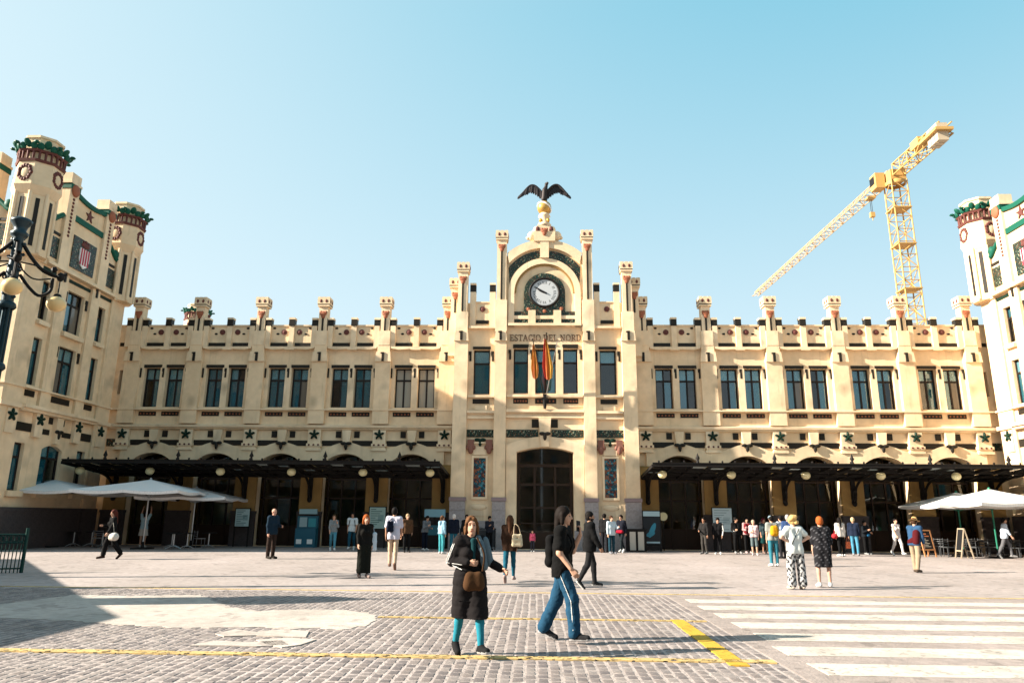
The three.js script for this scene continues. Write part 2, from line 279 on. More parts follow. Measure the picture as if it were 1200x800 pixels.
const G = { // repeated ornaments, origin on the wall face
  crown: once('crown', () => { const b = B().box(-0.34, 0.34, 0, 0.09, -0.34, 0.34).box(-0.36, 0.36, 0.14, 0.5, -0.36, 0.36); for (const s of [-1, 0, 1]) for (const t of [-1, 0, 1]) b.box(s * 0.25 - 0.1, s * 0.25 + 0.1, 0.5, 0.57, t * 0.25 - 0.1, t * 0.25 + 0.1); return b.geometry(); }),
  crownBand: once('crownBand', () => B().box(-0.345, 0.345, 0.09, 0.14, -0.345, 0.345).geometry()),
  crownDots: once('crownDots', () => { const b = B(); for (const s of [-1, 1]) { b.ball(s * 0.16, 0.32, 0.36, 0.075, 0.11, 0.03, 8, 5); b.ball(0.36, 0.32, s * 0.16, 0.03, 0.11, 0.075, 8, 5); b.ball(-0.36, 0.32, s * 0.16, 0.03, 0.11, 0.075, 8, 5); } return b.geometry(); }),
  shield: once('shield', () => B().ball(0, 0.06, 0, 0.21, 0.16, 0.07, 10, 6).ball(0, -0.10, 0, 0.13, 0.16, 0.06, 8, 6).ball(-0.14, 0.14, 0, 0.08, 0.09, 0.06, 7, 5).ball(0.14, 0.14, 0, 0.08, 0.09, 0.06, 7, 5).geometry()),
  stem: once('stem', () => B().box(-0.05, 0.05, -0.75, 0.28, -0.01, 0.035).geometry()),
  capDrop: once('capDrop', () => B().box(-0.07, 0.07, -0.26, 0.26, 0, 0.05).box(-0.14, -0.0, 0.18, 0.25, 0, 0.04).geometry()),
  leafStar: once('leafStar', () => { const b = B().lump(0, 0, 0.03, 0.14, 0.14, 0.10); for (let k = 0; k < 5; k++) { const a = Math.PI / 2 + k * Math.PI * 2 / 5; const g = new THREE.SphereGeometry(1, 8, 5); g.scale(0.24, 0.105, 0.08); g.rotateZ(a); g.translate(0.24 * Math.cos(a), 0.24 * Math.sin(a), 0.02); g.computeVertexNormals(); b.add(g); } b.lump(-0.30, 0.14, 0.03, 0.10, 0.08, 0.06).lump(0.30, 0.14, 0.03, 0.10, 0.08, 0.06); return b.geometry(); }),
  bracketDrop: once('bracketDrop', () => B().box(-0.055, 0.055, -0.30, 0.25, 0, 0.07).box(-0.095, 0.02, 0.05, 0.25, 0, 0.06).geometry()),
  keyLeaf: once('keyLeaf', () => B().ball(-0.15, 0.10, 0, 0.17, 0.10, 0.09, 8, 5).ball(0.15, 0.10, 0, 0.17, 0.10, 0.09, 8, 5).ball(0, -0.05, 0, 0.10, 0.22, 0.08, 8, 6).geometry()),
  medallion: once('medallion', () => B().disc(0, 0, 0.02, 0.16, 0.04, 16).ball(0, 0, 0.04, 0.09, 0.09, 0.04, 8, 5).geometry()),
  smallLeaf: once('smallLeaf', () => B().ball(0, 0, 0.01, 0.10, 0.06, 0.04, 7, 5).geometry()),
  finialCap: once('finialCap', () => B().box(-0.17, 0.17, 0, 0.40, -0.17, 0.17).geometry()),
};
// upper pier of a wing or of the central block: shaft, shield, stem, crown; base at y0, crown base at y1
function finial(x, y0, yMid, y1, z, w0 = 0.66, w1 = 0.5) {
  const p = B().box(x - w0 / 2, x + w0 / 2, y0, yMid, z - w0 * 0.75, z).box(x - w1 / 2, x + w1 / 2, yMid, y1, z - w1 - 0.06, z - 0.06).build('pier_finial', M.creamTrim, station);
  part(G.crown, M.creamTrim, 'crown', p, [x, y1, z - 0.06 - w1 / 2]); part(G.crownBand, M.darkTile, 'crown_band', p, [x, y1, z - 0.06 - w1 / 2]); part(G.crownDots, M.maroon, 'crown_studs', p, [x, y1, z - 0.06 - w1 / 2]);
  part(G.shield, M.terracotta, 'shield', p, [x, y1 - 0.48, z - 0.05]); part(G.stem, M.darkTile, 'stem', p, [x, y1 - 0.75, z - 0.055]);
  return p;
}
function wing(side) {
  const piers = Array.from({ length: 6 }, (_, i) => side * (PIER0 + i * BAY)), xs = side < 0 ? [-25.2, -5.04] : [5.04, 25.2];
  const holes = [], zf = -0.25;
  const open = [];
  for (let i = 0; i < 5; i++) {
    const c = (piers[i] + piers[i + 1]) / 2; open.push(c);
    for (const s of [-1, 1]) holes.push(rect(c + s * 0.66 - 0.48, c + s * 0.66 + 0.48, 7.59, 9.9));
    const a = 1.24, rise = 0.62, r = (a * a + rise * rise) / (2 * rise), cy = 4.98 - r, t = Math.asin(a / r);
    holes.push([[c - a, 0.02], ...arc(c, cy, r, Math.PI / 2 + t, Math.PI / 2 - t, 14), [c + a, 0.02]]);
  }
  const endX = side * 24.35;
  holes.push(rect(endX - 0.3, endX + 0.3, 8.35, 9.75));
  B().poly(rect(xs[0], xs[1], 0, 12.38), zf - 0.55, zf, holes).build('wing_wall', M.cream, station);
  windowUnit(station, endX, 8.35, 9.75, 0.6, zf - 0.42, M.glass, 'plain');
  // what the openings look into: dark timber and glass fronts
  for (const c of open) {
    const d = B(); for (const x of [-1.2, -0.42, 0.36, 1.14]) d.box(c + x, c + x + 0.08, 0, 4.9, -1.25, -1.13);
    for (const y of [0.02, 1.0, 2.55, 3.6]) d.box(c - 1.3, c + 1.3, y, y + 0.1, -1.245, -1.14); d.box(c - 1.3, c + 1.3, 0.12, 1.0, -1.22, -1.17);
    const fr = d.build('door_front', M.wood, station);
    for (const [a, b] of [[-1.12, -0.42], [-0.34, 0.36], [0.44, 1.14]]) for (const [y0, y1] of [[1.1, 2.55], [2.65, 3.6], [3.7, 4.9]]) B().box(c + a, c + b, y0, y1, -1.20, -1.185).build('pane', M.doorGlass, fr);
  }
  const hallX = side < 0 ? [-25.0, -5.04] : [5.04, 25.0];
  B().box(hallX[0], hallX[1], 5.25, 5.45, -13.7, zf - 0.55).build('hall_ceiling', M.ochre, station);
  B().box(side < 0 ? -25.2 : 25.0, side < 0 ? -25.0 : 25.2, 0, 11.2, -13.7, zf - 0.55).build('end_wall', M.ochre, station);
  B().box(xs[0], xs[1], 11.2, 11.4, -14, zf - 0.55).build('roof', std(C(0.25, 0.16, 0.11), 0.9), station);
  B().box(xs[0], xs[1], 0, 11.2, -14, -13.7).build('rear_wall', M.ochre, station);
  // continuous mouldings
  const mx = side < 0 ? [-24.9, -5.06] : [5.06, 24.9];
  B().poly([[0, 6.30], [0.16, 6.34], [0.20, 6.42], [0.28, 6.44], [0.30, 6.56], [0.06, 6.62], [0, 6.66]].map(([a, b]) => [a, b]), 0, mx[1] - mx[0]).apply(new THREE.Matrix4().makeRotationY(-Math.PI / 2)).apply(new THREE.Matrix4().makeTranslation(mx[1], 0, zf - 0.005)).build('cornice', M.creamTrim, station);
  B().box(mx[0], mx[1], 7.42, 7.49, zf - 0.01, 0.045).build('string_course', M.creamTrim, station);
  for (let i = 0; i < 6; i++) {
    const x = piers[i];
    // pier from the canopy to the parapet
    B().box(x - 0.46, x + 0.46, 6.66, 7.42, zf - 0.01, 0).box(x - 0.44, x + 0.44, 7.49, 10.23, zf - 0.01, 0).box(x - 0.36, x + 0.36, 10.75, 11.2, zf - 0.01, 0).build('pier', M.cream, station);
    const cap = B().poly([[x - 0.46, 10.23], [x - 0.40, 10.80], [x + 0.40, 10.80], [x + 0.46, 10.23]], zf - 0.01, 0.09).build('pier_cap', M.creamTrim, station);
    part(G.capDrop, M.darkTile, 'cap_ornament', cap, [x, 10.5, 0.088]);
    finial(x, 11.2, 12.05, 13.52, 0.02);
    for (const s of [-1, 1]) {
      const mp = B().box(x + s * 0.47 - 0.15, x + s * 0.47 + 0.15, 11.1, 12.36, zf - 0.02, -0.06).box(x + s * 0.47 - 0.165, x + s * 0.47 + 0.165, 12.72, 12.84, zf - 0.20, -0.03).build('merlon', M.creamTrim, station);
      part(G.finialCap, M.darkTile, 'merlon_tile', mp, [x + s * 0.47, 12.34, zf + 0.01]);
    }
    // bracket under the cornice with leaf star
    const br = B().box(x - 0.36, x + 0.36, 5.28, 6.31, zf - 0.01, -0.03).box(x - 0.42, x + 0.42, 5.40, 5.56, zf - 0.01, 0.02).box(x - 0.42, x + 0.42, 5.16, 5.28, zf - 0.01, 0.01).build('pier_bracket', M.creamTrim, station);
    part(G.leafStar, M.green, 'leaf_star', br, [x, 6.05, 0.0]).scale.set(0.64, 0.64, 1);
    const st = B(); for (const k of [-0.26, 0, 0.26]) st.lump(x + k, 5.48, 0.025, 0.07, 0.06, 0.04); st.build('studs', M.maroon, br);
    // ground floor pier: ochre plaster over a dark base
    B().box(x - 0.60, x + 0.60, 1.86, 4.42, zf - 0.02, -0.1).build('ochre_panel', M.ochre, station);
    B().box(x - 0.66, x + 0.66, 0.0, 1.72, zf - 0.02, -0.05).box(x - 0.69, x + 0.69, 1.72, 1.86, zf - 0.02, -0.01).build('pier_base', M.darkStone, station);
  }
  for (let i = 0; i < 5; i++) {
    const c = open[i];
    for (const s of [-1, 1]) {
      const wx = c + s * 0.66, pale = side < 0 && i === 0 ? M.glassPale : M.glass;
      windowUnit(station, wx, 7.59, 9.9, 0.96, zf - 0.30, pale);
      B().box(wx - 0.52, wx + 0.52, 9.9, 10.07, zf - 0.01, zf + 0.05).build('lintel_tile', M.darkTile, station);
      B().box(wx - 0.53, wx + 0.53, 7.50, 7.585, zf - 0.01, zf + 0.16).build('sill', M.creamTrim, station);
      const tp = B().box(wx - 0.50, wx + 0.50, 7.10, 7.34, zf - 0.01, zf + 0.03).build('tile_panel', M.darkTile, station);
      const dd = B(); for (let k = -2; k <= 2; k++) dd.lump(wx + k * 0.19, 7.22, zf + 0.035, 0.055, 0.05, 0.02); dd.build('tile_studs', M.terracotta, tp);
      B().box(c + s * 0.72 - 0.5, c + s * 0.72 + 0.5, 11.17, 11.38, zf - 0.01, zf + 0.035).build('tile_panel', M.darkTile, station);
      part(G.medallion, M.maroon, 'medallion', station, [c + s * 0.45, 12.02, zf + 0.005]); part(G.smallLeaf, M.darkTile, 'parapet_leaf', station, [c + s * 0.82, 11.92, zf + 0.005]); part(G.smallLeaf, M.darkTile, 'parapet_leaf', station, [c + s * 1.04, 12.26, zf + 0.005]);
      B().box(c + s * 0.52 - 0.15, c + s * 0.52 + 0.15, 5.90, 6.26, zf - 0.01, zf + 0.04).build('square_tile', M.darkTile, station);
    }
    for (const s of [-1.36, 0, 1.36]) part(G.bracketDrop, M.darkTile, 'window_bracket', station, [c + s, 9.62, zf]);
    B().box(c - 0.18, c + 0.18, 7.49, 9.9, zf - 0.01, zf + 0.06).build('mullion', M.creamTrim, station);
    // parapet ledge and coping
    B().poly([[c - 1.42, 11.12], [c - 1.42, 11.02], [c - 1.0, 10.94], [c - 0.3, 10.98], [c - 0.24, 10.93], [c + 0.24, 10.93], [c + 0.3, 10.98], [c + 1.0, 10.94], [c + 1.42, 11.02], [c + 1.42, 11.12]], zf - 0.01, zf + 0.24).build('parapet_ledge', M.creamTrim, station);
    B().box(c - 1.30, c + 1.30, 12.38, 12.46, zf - 0.50, zf + 0.06).build('coping', M.creamTrim, station);
    const mm = B().box(c - 0.15, c + 0.15, 11.12, 12.38, zf - 0.01, zf + 0.12).box(c - 0.175, c + 0.175, 12.76, 12.87, zf - 0.2, zf + 0.18).build('merlon', M.creamTrim, station);
    part(G.finialCap, M.darkTile, 'merlon_tile', mm, [c, 12.39, zf - 0.0]);
    // keystone and wavy hood over the arch
    const ks = B().poly([[c - 0.17, 5.45], [c - 0.26, 6.30], [c + 0.26, 6.30], [c + 0.17, 5.45]], zf - 0.01, 0.04).build('keystone', M.creamTrim, station);
    part(G.keyLeaf, M.darkTile, 'key_leaf', ks, [c, 5.46, 0.04]);
    for (const s of [-1, 1]) { const q = B().box(Math.min(c + s * 0.27, c + s * 1.44), Math.max(c + s * 0.27, c + s * 1.44), 5.44, 5.74, zf - 0.01, zf + 0.03).build('tile_panel', M.darkTile, station); }
    const hood = [], n = 28, hw = BAY / 2;
    for (let k = 0; k <= n; k++) { const u = -1 + 2 * k / n; hood.push([c + u * hw, 5.40 + 0.23 * Math.cos(u * Math.PI)]); }
    const a = 1.26, rise = 0.60, r = (a * a + rise * rise) / (2 * rise), cy = 5.0 - r, t = Math.asin(a / r);
    hood.push([c + hw, 4.42], [c + a, 4.42]); hood.push(...arc(c, cy, r, Math.PI / 2 - t, Math.PI / 2 + t, 14)); hood.push([c - a, 4.42], [c - hw, 4.42]);
    B().poly(hood, zf - 0.01, -0.06).build('arch_hood', M.cream, station);
  }
  // the short stretch between the last pier and the pavilion
  const e = side * 24.5; B().box(e - 0.35, e + 0.35, 5.36, 5.78, zf - 0.01, zf + 0.03).build('tile_panel', M.greenTile, station);
  B().box(e - 0.35, e + 0.35, 11.17, 11.38, zf - 0.01, zf + 0.03).build('tile_panel', M.darkTile, station);
  B().box(e - 0.45, e + 0.45, 12.38, 12.46, zf - 0.5, zf + 0.06).build('coping', M.creamTrim, station);
}
wing(-1); wing(1);

// ---------------------------------------------------------------- central block
const font = await new FontLoader().loadAsync('fonts/droid/droid_serif_regular.typeface.json');
{
  const zw = 0.72, zp = 1.0, zb = -0.9;
  const doorArc = (a, top, rise, y0) => { const r = (a * a + rise * rise) / (2 * rise), t = Math.asin(a / r); return [[-a, y0], ...arc(0, top - r, r, Math.PI / 2 + t, Math.PI / 2 - t, 14), [a, y0]]; };
  const winsM = [[-1.33, 0.82], [0.05, 1.16], [1.43, 0.82]], cy = 14.09;
  const outline = [[-5.0, 0], [-5.0, 13.5], [-2.2, 13.5], [-2.2, 16.35], ...arc(0, cy, 3.12, Math.PI - 0.80, 0.80, 24).filter((p) => Math.abs(p[0]) < 2.18), [2.2, 16.35], [2.2, 13.5], [5.0, 13.5], [5.0, 0]];
  const holes = [doorArc(1.52, 5.31, 0.26, 0.02)];
  for (const [x, w] of winsM) holes.push(rect(x - w / 2, x + w / 2, 8.29, 10.85));
  for (const s of [-1, 1]) { holes.push(rect(s * 3.52 - 0.46, s * 3.52 + 0.46, 8.23, 10.78)); }
  B().poly(outline, zw - 0.6, zw, holes).build('central_wall', M.cream, station);
  for (const s of [-1, 1]) B().box(s > 0 ? 4.5 : -5.0, s > 0 ? 5.0 : -4.5, 0, 13.5, -0.85, zw - 0.6).build('side_wall', M.cream, station);
  B().box(-5.04, 5.04, 0, 13.0, -14, -13.7).build('rear_wall', M.ochre, station); B().box(-5.04, 5.04, 5.6, 5.8, -13.7, zw - 0.6).build('hall_ceiling', M.ochre, station);
  for (const s of [-1, 1]) B().box(s > 0 ? 4.6 : -4.84, s > 0 ? 4.84 : -4.6, 5.8, 13.0, -13.7, -0.85).build('inner_wall', M.ochre, station);
  B().box(-5.0, 5.0, 13.0, 13.2, -14, zw - 0.6).build('roof', std(C(0.25, 0.16, 0.11), 0.9), station);
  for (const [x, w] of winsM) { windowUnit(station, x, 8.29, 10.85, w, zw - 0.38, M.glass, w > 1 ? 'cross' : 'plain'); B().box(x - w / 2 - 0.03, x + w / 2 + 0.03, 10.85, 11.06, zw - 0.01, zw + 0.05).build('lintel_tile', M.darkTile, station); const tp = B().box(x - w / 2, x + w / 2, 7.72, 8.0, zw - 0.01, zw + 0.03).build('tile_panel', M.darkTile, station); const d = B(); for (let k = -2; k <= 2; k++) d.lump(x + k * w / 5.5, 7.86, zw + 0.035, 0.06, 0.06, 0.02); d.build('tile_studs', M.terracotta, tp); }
  for (const x of [-1.93, -0.72, 0.82, 2.03]) part(G.bracketDrop, M.darkTile, 'window_bracket', station, [x, 10.5, zw]);
  B().box(-2.1, 2.1, 8.06, 8.2, zw - 0.01, zw + 0.2).build('sill', M.creamTrim, station);
  B().box(-0.92, -0.53, 8.2, 10.9, zw - 0.01, zw + 0.06).build('mullion', M.creamTrim, station); B().box(0.63, 1.02, 8.2, 10.9, zw - 0.01, zw + 0.06).build('mullion', M.creamTrim, station);
  // piers
  for (const s of [-1, 1]) for (const [x0, x1, top, mid, crown] of [[4.28, 5.04, 11.2, 12.9, 15.3], [2.13, 2.78, 11.2, 13.6, 17.25]]) {
    const a = Math.min(s * x0, s * x1), b = Math.max(s * x0, s * x1), m = (a + b) / 2;
    B().box(a, b, 2.62, top, zw - 0.5, zp).build('pier', M.cream, station);
    const base = B().box(a - 0.05, b + 0.05, 0, 0.74, zw - 0.5, zp + 0.06).build('pier_base', M.greyStone, station);
    for (const [y0, y1] of [[0.75, 1.36], [1.37, 1.98], [1.99, 2.46]]) B().box(a - 0.03, b + 0.03, y0, y1, zw - 0.5, zp + 0.04).build('stone_block', M.greyStone, base);
    B().box(a - 0.07, b + 0.07, 2.47, 2.66, zw - 0.5, zp + 0.08).build('base_moulding', std(C(0.27, 0.20, 0.20), 0.8), base);
    const cap = B().poly([[a - 0.03, top], [a + 0.04, top + 0.58], [b - 0.04, top + 0.58], [b + 0.03, top]], zw - 0.3, zp + 0.08).build('pier_cap', M.creamTrim, station);
    part(G.capDrop, M.darkTile, 'cap_ornament', cap, [m, top + 0.3, zp + 0.078]);
    finial(m, top + 0.58, mid, crown, zp, 0.66, 0.54);
    B().box(m - 0.05, m + 0.05, mid + 0.05, crown - 1.4, zp - 0.07, zp - 0.02).build('stem', M.darkTile, station);
    if (x0 > 4) finial(s * 5.15, 10.5, 12.6, 14.55, 0.35, 0.66, 0.5);
  }
  for (const s of [-1, 1]) {
    const c = s * 3.52;
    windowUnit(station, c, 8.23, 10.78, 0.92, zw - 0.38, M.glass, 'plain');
    B().box(c - 0.5, c + 0.5, 10.78, 10.93, zw - 0.01, zw + 0.05).build('lintel_tile', M.darkTile, station);
    for (const k of [-0.63, 0.63]) part(G.bracketDrop, M.darkTile, 'window_bracket', station, [c + k, 10.4, zw]);
    B().box(c - 0.72, c + 0.72, 8.04, 8.16, zw - 0.01, zw + 0.18).build('sill', M.creamTrim, station);
    B().box(c - 0.46, c + 0.46, 7.7, 7.96, zw - 0.01, zw + 0.03).build('tile_panel', M.darkTile, station);
    B().box(c - 0.34, c + 0.34, 7.34, 7.6, zw - 0.01, zw + 0.06).build('apron', M.creamTrim, station);
    B().box(c - 0.74, c + 0.74, 5.86, 6.27, zw - 0.01, zw + 0.04).build('tile_panel', M.greenTile, station);
    // figure panel in a raised frame between two corbels
    const fr = B().poly(rect(c - 0.44, c + 0.44, 2.56, 4.86), zw - 0.01, zw + 0.09, [rect(c - 0.33, c + 0.33, 2.68, 4.74)]).build('panel_frame', M.creamTrim, station);
    const panelMap = noiseTexture(128, 1, (u, v) => { const p = fbm(u, v, 8, 3, s > 0 ? 131 : 137), q = fbm(u, v, 10, 2, 141), fig = Math.abs(u * 3.3 - Math.floor(u * 3.3) - 0.5); if (q > 0.6) return [0.50, 0.30, 0.20]; if (p > 0.6) return [0.22, 0.46, 0.52]; if (p < 0.36) return [0.30, 0.14, 0.14]; return [0.10, 0.24, 0.28]; });
    B().box(c - 0.33, c + 0.33, 2.68, 4.74, zw - 0.005, zw + 0.02).build('mosaic_panel', std(C(1, 1, 1), 0.35, { map: panelMap }), fr);
    B().box(c - 0.72, c + 0.72, 5.52, 5.6, zw - 0.01, zw + 0.12).box(c - 0.36, c + 0.36, 4.9, 5.36, zw - 0.01, zw + 0.06).build('panel_hood', M.creamTrim, station);
    part(G.keyLeaf, M.green, 'leaf_ornament', station, [c, 5.62, zw + 0.06]);
    for (const k of [-0.5, 0.5]) B().box(c + k - 0.17, c + k + 0.17, 5.3, 5.72, zw - 0.01, zw + 0.2).ball(c + k, 5.22, zw + 0.12, 0.16, 0.28, 0.12, 9, 7).ball(c + k * 1.36, 5.3, zw + 0.1, 0.12, 0.12, 0.1, 8, 6).ball(c + k * 0.66, 5.3, zw + 0.1, 0.1, 0.12, 0.1, 8, 6).build('corbel', std(C(0.20, 0.085, 0.06), 0.7), station);
    B().box(c - 0.5, c + 0.5, 1.7, 2.3, zw - 0.01, zw + 0.03).ball(c, 2.15, zw + 0.03, 0.42, 0.16, 0.06).build('panel_apron', M.creamTrim, station);
    B().box(c - 0.73, c + 0.73, 0, 1.45, zw - 0.02, zw + 0.06).build('plinth', M.greyStone, station);
    // low parapet with medallion
    part(G.medallion, M.maroon, 'medallion', station, [c, 13.12, zw + 0.005]);
    B().box(c - 0.36, c + 0.36, 12.26, 12.46, zw - 0.01, zw + 0.04).build('tile_panel', M.darkTile, station);
    B().box(c - 0.74, c + 0.74, 11.96, 12.08, zw - 0.01, zw + 0.24).build('parapet_ledge', M.creamTrim, station);
    B().box(c - 0.42, c + 0.42, 13.5, 13.57, zw - 0.5, zw + 0.05).build('coping', M.creamTrim, station);
    for (const k of [-0.56, 0.56]) { const mp = B().box(c + k - 0.16, c + k + 0.16, 12.08, 14.14, zw - 0.3, zw + 0.08).box(c + k - 0.17, c + k + 0.17, 14.55, 14.66, zw - 0.26, zw + 0.12).build('merlon', M.creamTrim, station); part(G.finialCap, M.darkTile, 'merlon_tile', mp, [c + k, 14.145, zw - 0.08]); }
    B().box(c - 0.74, c + 0.74, 6.86, 7.0, zw - 0.01, zw + 0.16).box(c - 0.74, c + 0.74, 7.16, 7.3, zw - 0.01, zw + 0.26).box(c - 0.74, c + 0.74, 7.0, 7.16, zw - 0.01, zw + 0.08).build('cornice', M.creamTrim, station);
  }
  B().box(-2.12, 2.12, 6.92, 7.06, zw - 0.01, zw + 0.16).box(-2.12, 2.12, 7.22, 7.38, zw - 0.01, zw + 0.26).box(-2.12, 2.12, 7.06, 7.22, zw - 0.01, zw + 0.08).build('cornice', M.creamTrim, station);
  // door surround, hood and the door itself
  B().poly([[-2.1, 1.0], [-2.1, 5.5], ...arc(0, 0.9, 5.0, Math.PI / 2 + 0.42, Math.PI / 2 - 0.42, 14), [2.1, 5.5], [2.1, 1.0], ...doorArc(1.54, 5.33, 0.26, 1.0).reverse()], zw - 0.01, zw + 0.14).build('door_surround', M.creamTrim, station);
  B().box(-2.1, -1.54, 0, 0.99, zw - 0.01, zw + 0.16).box(1.54, 2.1, 0, 0.99, zw - 0.01, zw + 0.16).build('door_plinth', M.greyStone, station);
  for (const s of [-1, 1]) { B().box(Math.min(s * 0.36, s * 2.1), Math.max(s * 0.36, s * 2.1), 5.86, 6.28, zw - 0.01, zw + 0.05).build('tile_panel', M.greenTile, station); B().box(s * 0.52 - 0.19, s * 0.52 + 0.19, 6.4, 6.84, zw - 0.01, zw + 0.05).build('square_tile', M.darkTile, station); }
  const ks = B().poly([[-0.22, 5.35], [-0.34, 6.9], [0.34, 6.9], [0.22, 5.35]], zw - 0.01, zw + 0.24).build('keystone', M.creamTrim, station); part(G.keyLeaf, M.darkTile, 'key_leaf', ks, [0, 5.95, zw + 0.25]);
  const door = B().box(-1.5, -1.34, 0, 5.1, 0.22, 0.36).box(1.34, 1.5, 0, 5.1, 0.22, 0.36).box(-0.62, -0.5, 0, 4.3, 0.22, 0.36).box(0.5, 0.62, 0, 4.3, 0.22, 0.36).box(-1.34, 1.34, 4.3, 4.46, 0.2, 0.38).box(-1.34, 1.34, 3.3, 3.44, 0.23, 0.35).box(-1.34, 1.34, 0.0, 0.9, 0.24, 0.33).box(-1.34, 1.34, 2.1, 2.2, 0.23, 0.35).box(-1.34, 1.34, 1.3, 1.38, 0.235, 0.345).build('main_door', M.wood, station);
  for (const [a, b] of [[-1.34, -0.62], [-0.5, 0.5], [0.62, 1.34]]) for (const [y0, y1] of [[0.9, 1.3], [1.38, 2.1], [2.2, 3.3], [3.44, 4.3]]) B().box(a, b, y0, y1, 0.28, 0.295).build('pane', M.doorGlass, door);
  B().poly(doorArc(1.5, 5.3, 0.26, 4.46), 0.28, 0.295).build('pane', M.doorGlass, door);
  // clock gable
  B().poly([...arc(0, cy, 2.05, Math.PI, 0, 28), [2.05, 12.1], [1.72, 12.1], ...arc(0, cy, 1.72, 0, Math.PI, 26), [-1.72, 12.1], [-2.05, 12.1]], zw - 0.01, zw + 0.16).build('inner_arch', M.creamTrim, station);
  B().poly([...arc(0, cy, 1.72, Math.PI, 0, 26), [1.66, cy], ...arc(0, cy, 1.62, 0, Math.PI, 26)], zw - 0.01, zw + 0.09).build('arch_bead', M.ochre, station);
  for (const s of [0, 1]) { const a0 = s ? 0.30 : Math.PI / 2 + 0.11, a1 = s ? Math.PI / 2 - 0.11 : Math.PI - 0.30; B().poly([...arc(0, cy, 2.56, a0, a1, 14).filter((p) => Math.abs(p[0]) < 2.14), ...arc(0, cy, 2.10, a1, a0, 14).filter((p) => Math.abs(p[0]) < 2.14)], zw - 0.01, zw + 0.06).build('tile_arch', M.greenTile, station); }
  B().poly([...arc(0, cy, 3.18, Math.PI / 2 + 0.74, Math.PI / 2 - 0.74, 22), ...arc(0, cy, 2.68, Math.PI / 2 - 0.86, Math.PI / 2 + 0.86, 22)], zw - 0.62, zw + 0.2).build('outer_arch', M.creamTrim, station);
  B().box(-0.25, 0.25, 16.14, 17.38, zw - 0.01, zw + 0.27).build('keystone', M.creamTrim, station);
  const surround = B().poly([...arc(0, cy, 1.17, Math.PI, 0, 22), [1.17, 12.82], [-1.17, 12.82]], zw - 0.01, zw + 0.08).build('clock_surround', M.greenTile, station);
  const so = B(); for (const [x, y] of [[-0.92, 13.1], [0, 12.98], [0.95, 13.12]]) so.lump(x, y, zw + 0.09, 0.13, 0.12, 0.05); so.build('fruit_ornament', M.terracotta, surround);
  const canvas = document.createElement('canvas'); canvas.width = canvas.height = 256; const q = canvas.getContext('2d');
  q.fillStyle = '#dfe3e6'; q.fillRect(0, 0, 256, 256); q.translate(128, 128); q.fillStyle = '#23282c'; q.textAlign = 'center'; q.textBaseline = 'middle'; q.font = 'bold 32px serif';
  ['XII', 'I', 'II', 'III', 'IIII', 'V', 'VI', 'VII', 'VIII', 'IX', 'X', 'XI'].forEach((n, i) => { q.save(); q.rotate(i * Math.PI / 6); q.translate(0, -92); q.fillText(n, 0, 0); q.restore(); });
  for (let i = 0; i < 60; i++) { q.save(); q.rotate(i * Math.PI / 30); q.fillRect(-1, -120, 2, 7); q.restore(); }
  const tex = new THREE.CanvasTexture(canvas); tex.colorSpace = THREE.SRGBColorSpace;
  const clock = B().add(new THREE.TorusGeometry(0.84, 0.07, 8, 40).translate(0, cy, zw + 0.1)).build('clock', M.iron, station);
  part(new THREE.CircleGeometry(0.82, 48), std(C(0.62, 0.62, 0.62), 0.5, { map: tex }), 'clock_face', clock, [0, cy, zw + 0.1]);
  const hand = (L, w, ang, z, name) => { const g = B().poly([[-w, -0.14], [-w * 1.4, L * 0.55], [0, L], [w * 1.4, L * 0.55], [w, -0.14]], 0, 0.015).geometry(); g.rotateZ(ang); part(g, M.black, name, clock, [0, cy, zw + z]); };
  hand(0.46, 0.045, Math.PI * 2 * (65 / 360), 0.115, 'hour_hand'); hand(0.70, 0.03, Math.PI * 2 * (60 / 360), 0.135, 'minute_hand');
  const bal = B().box(-2.05, 2.05, 12.1, 12.24, zw - 0.01, zw + 0.3).box(-1.72, 1.72, 12.52, 12.72, zw - 0.01, zw + 0.14); for (const x of [-0.72, 0.72]) bal.box(x - 0.21, x + 0.21, 12.24, 13.02, zw - 0.012, zw + 0.2); bal.build('clock_balustrade', M.creamTrim, station);
  for (const [a, b] of [[-1.72, -0.93], [-0.51, 0.51], [0.93, 1.72]]) for (const [y0, y1] of [[12.26, 12.5], [12.74, 12.96]]) B().box(a, b, y0, y1, zw - 0.01, zw + 0.1).build('tile_panel', M.greenTile, station);
  // lettering
  const tg = new TextGeometry('ESTACIO DEL NORD', { font, size: 0.36, depth: 0.03, curveSegments: 4 }); tg.computeBoundingBox(); const bw = tg.boundingBox.max.x - tg.boundingBox.min.x; tg.translate(-tg.boundingBox.min.x, 0, 0); tg.scale(4.0 / bw, 1, 1);
  B().add(tg).build('lettering', std(C(0.10, 0.05, 0.03), 0.6), station).position.set(-1.96, 11.27, zw + 0.004);
  // pedestal on the gable
  const ped = B().box(-0.62, 0.62, 17.15, 17.75, zw - 0.5, zw + 0.3).box(-0.40, 0.40, 17.75, 18.2, zw - 0.42, zw + 0.2).lathe([[0.36, 0], [0.40, 0.08], [0.30, 0.2], [0.28, 0.5], [0.36, 0.62], [0.30, 0.72], [0.16, 0.9]], 0, 18.2, zw - 0.1, 16).build('gable_pedestal', M.creamTrim, station);
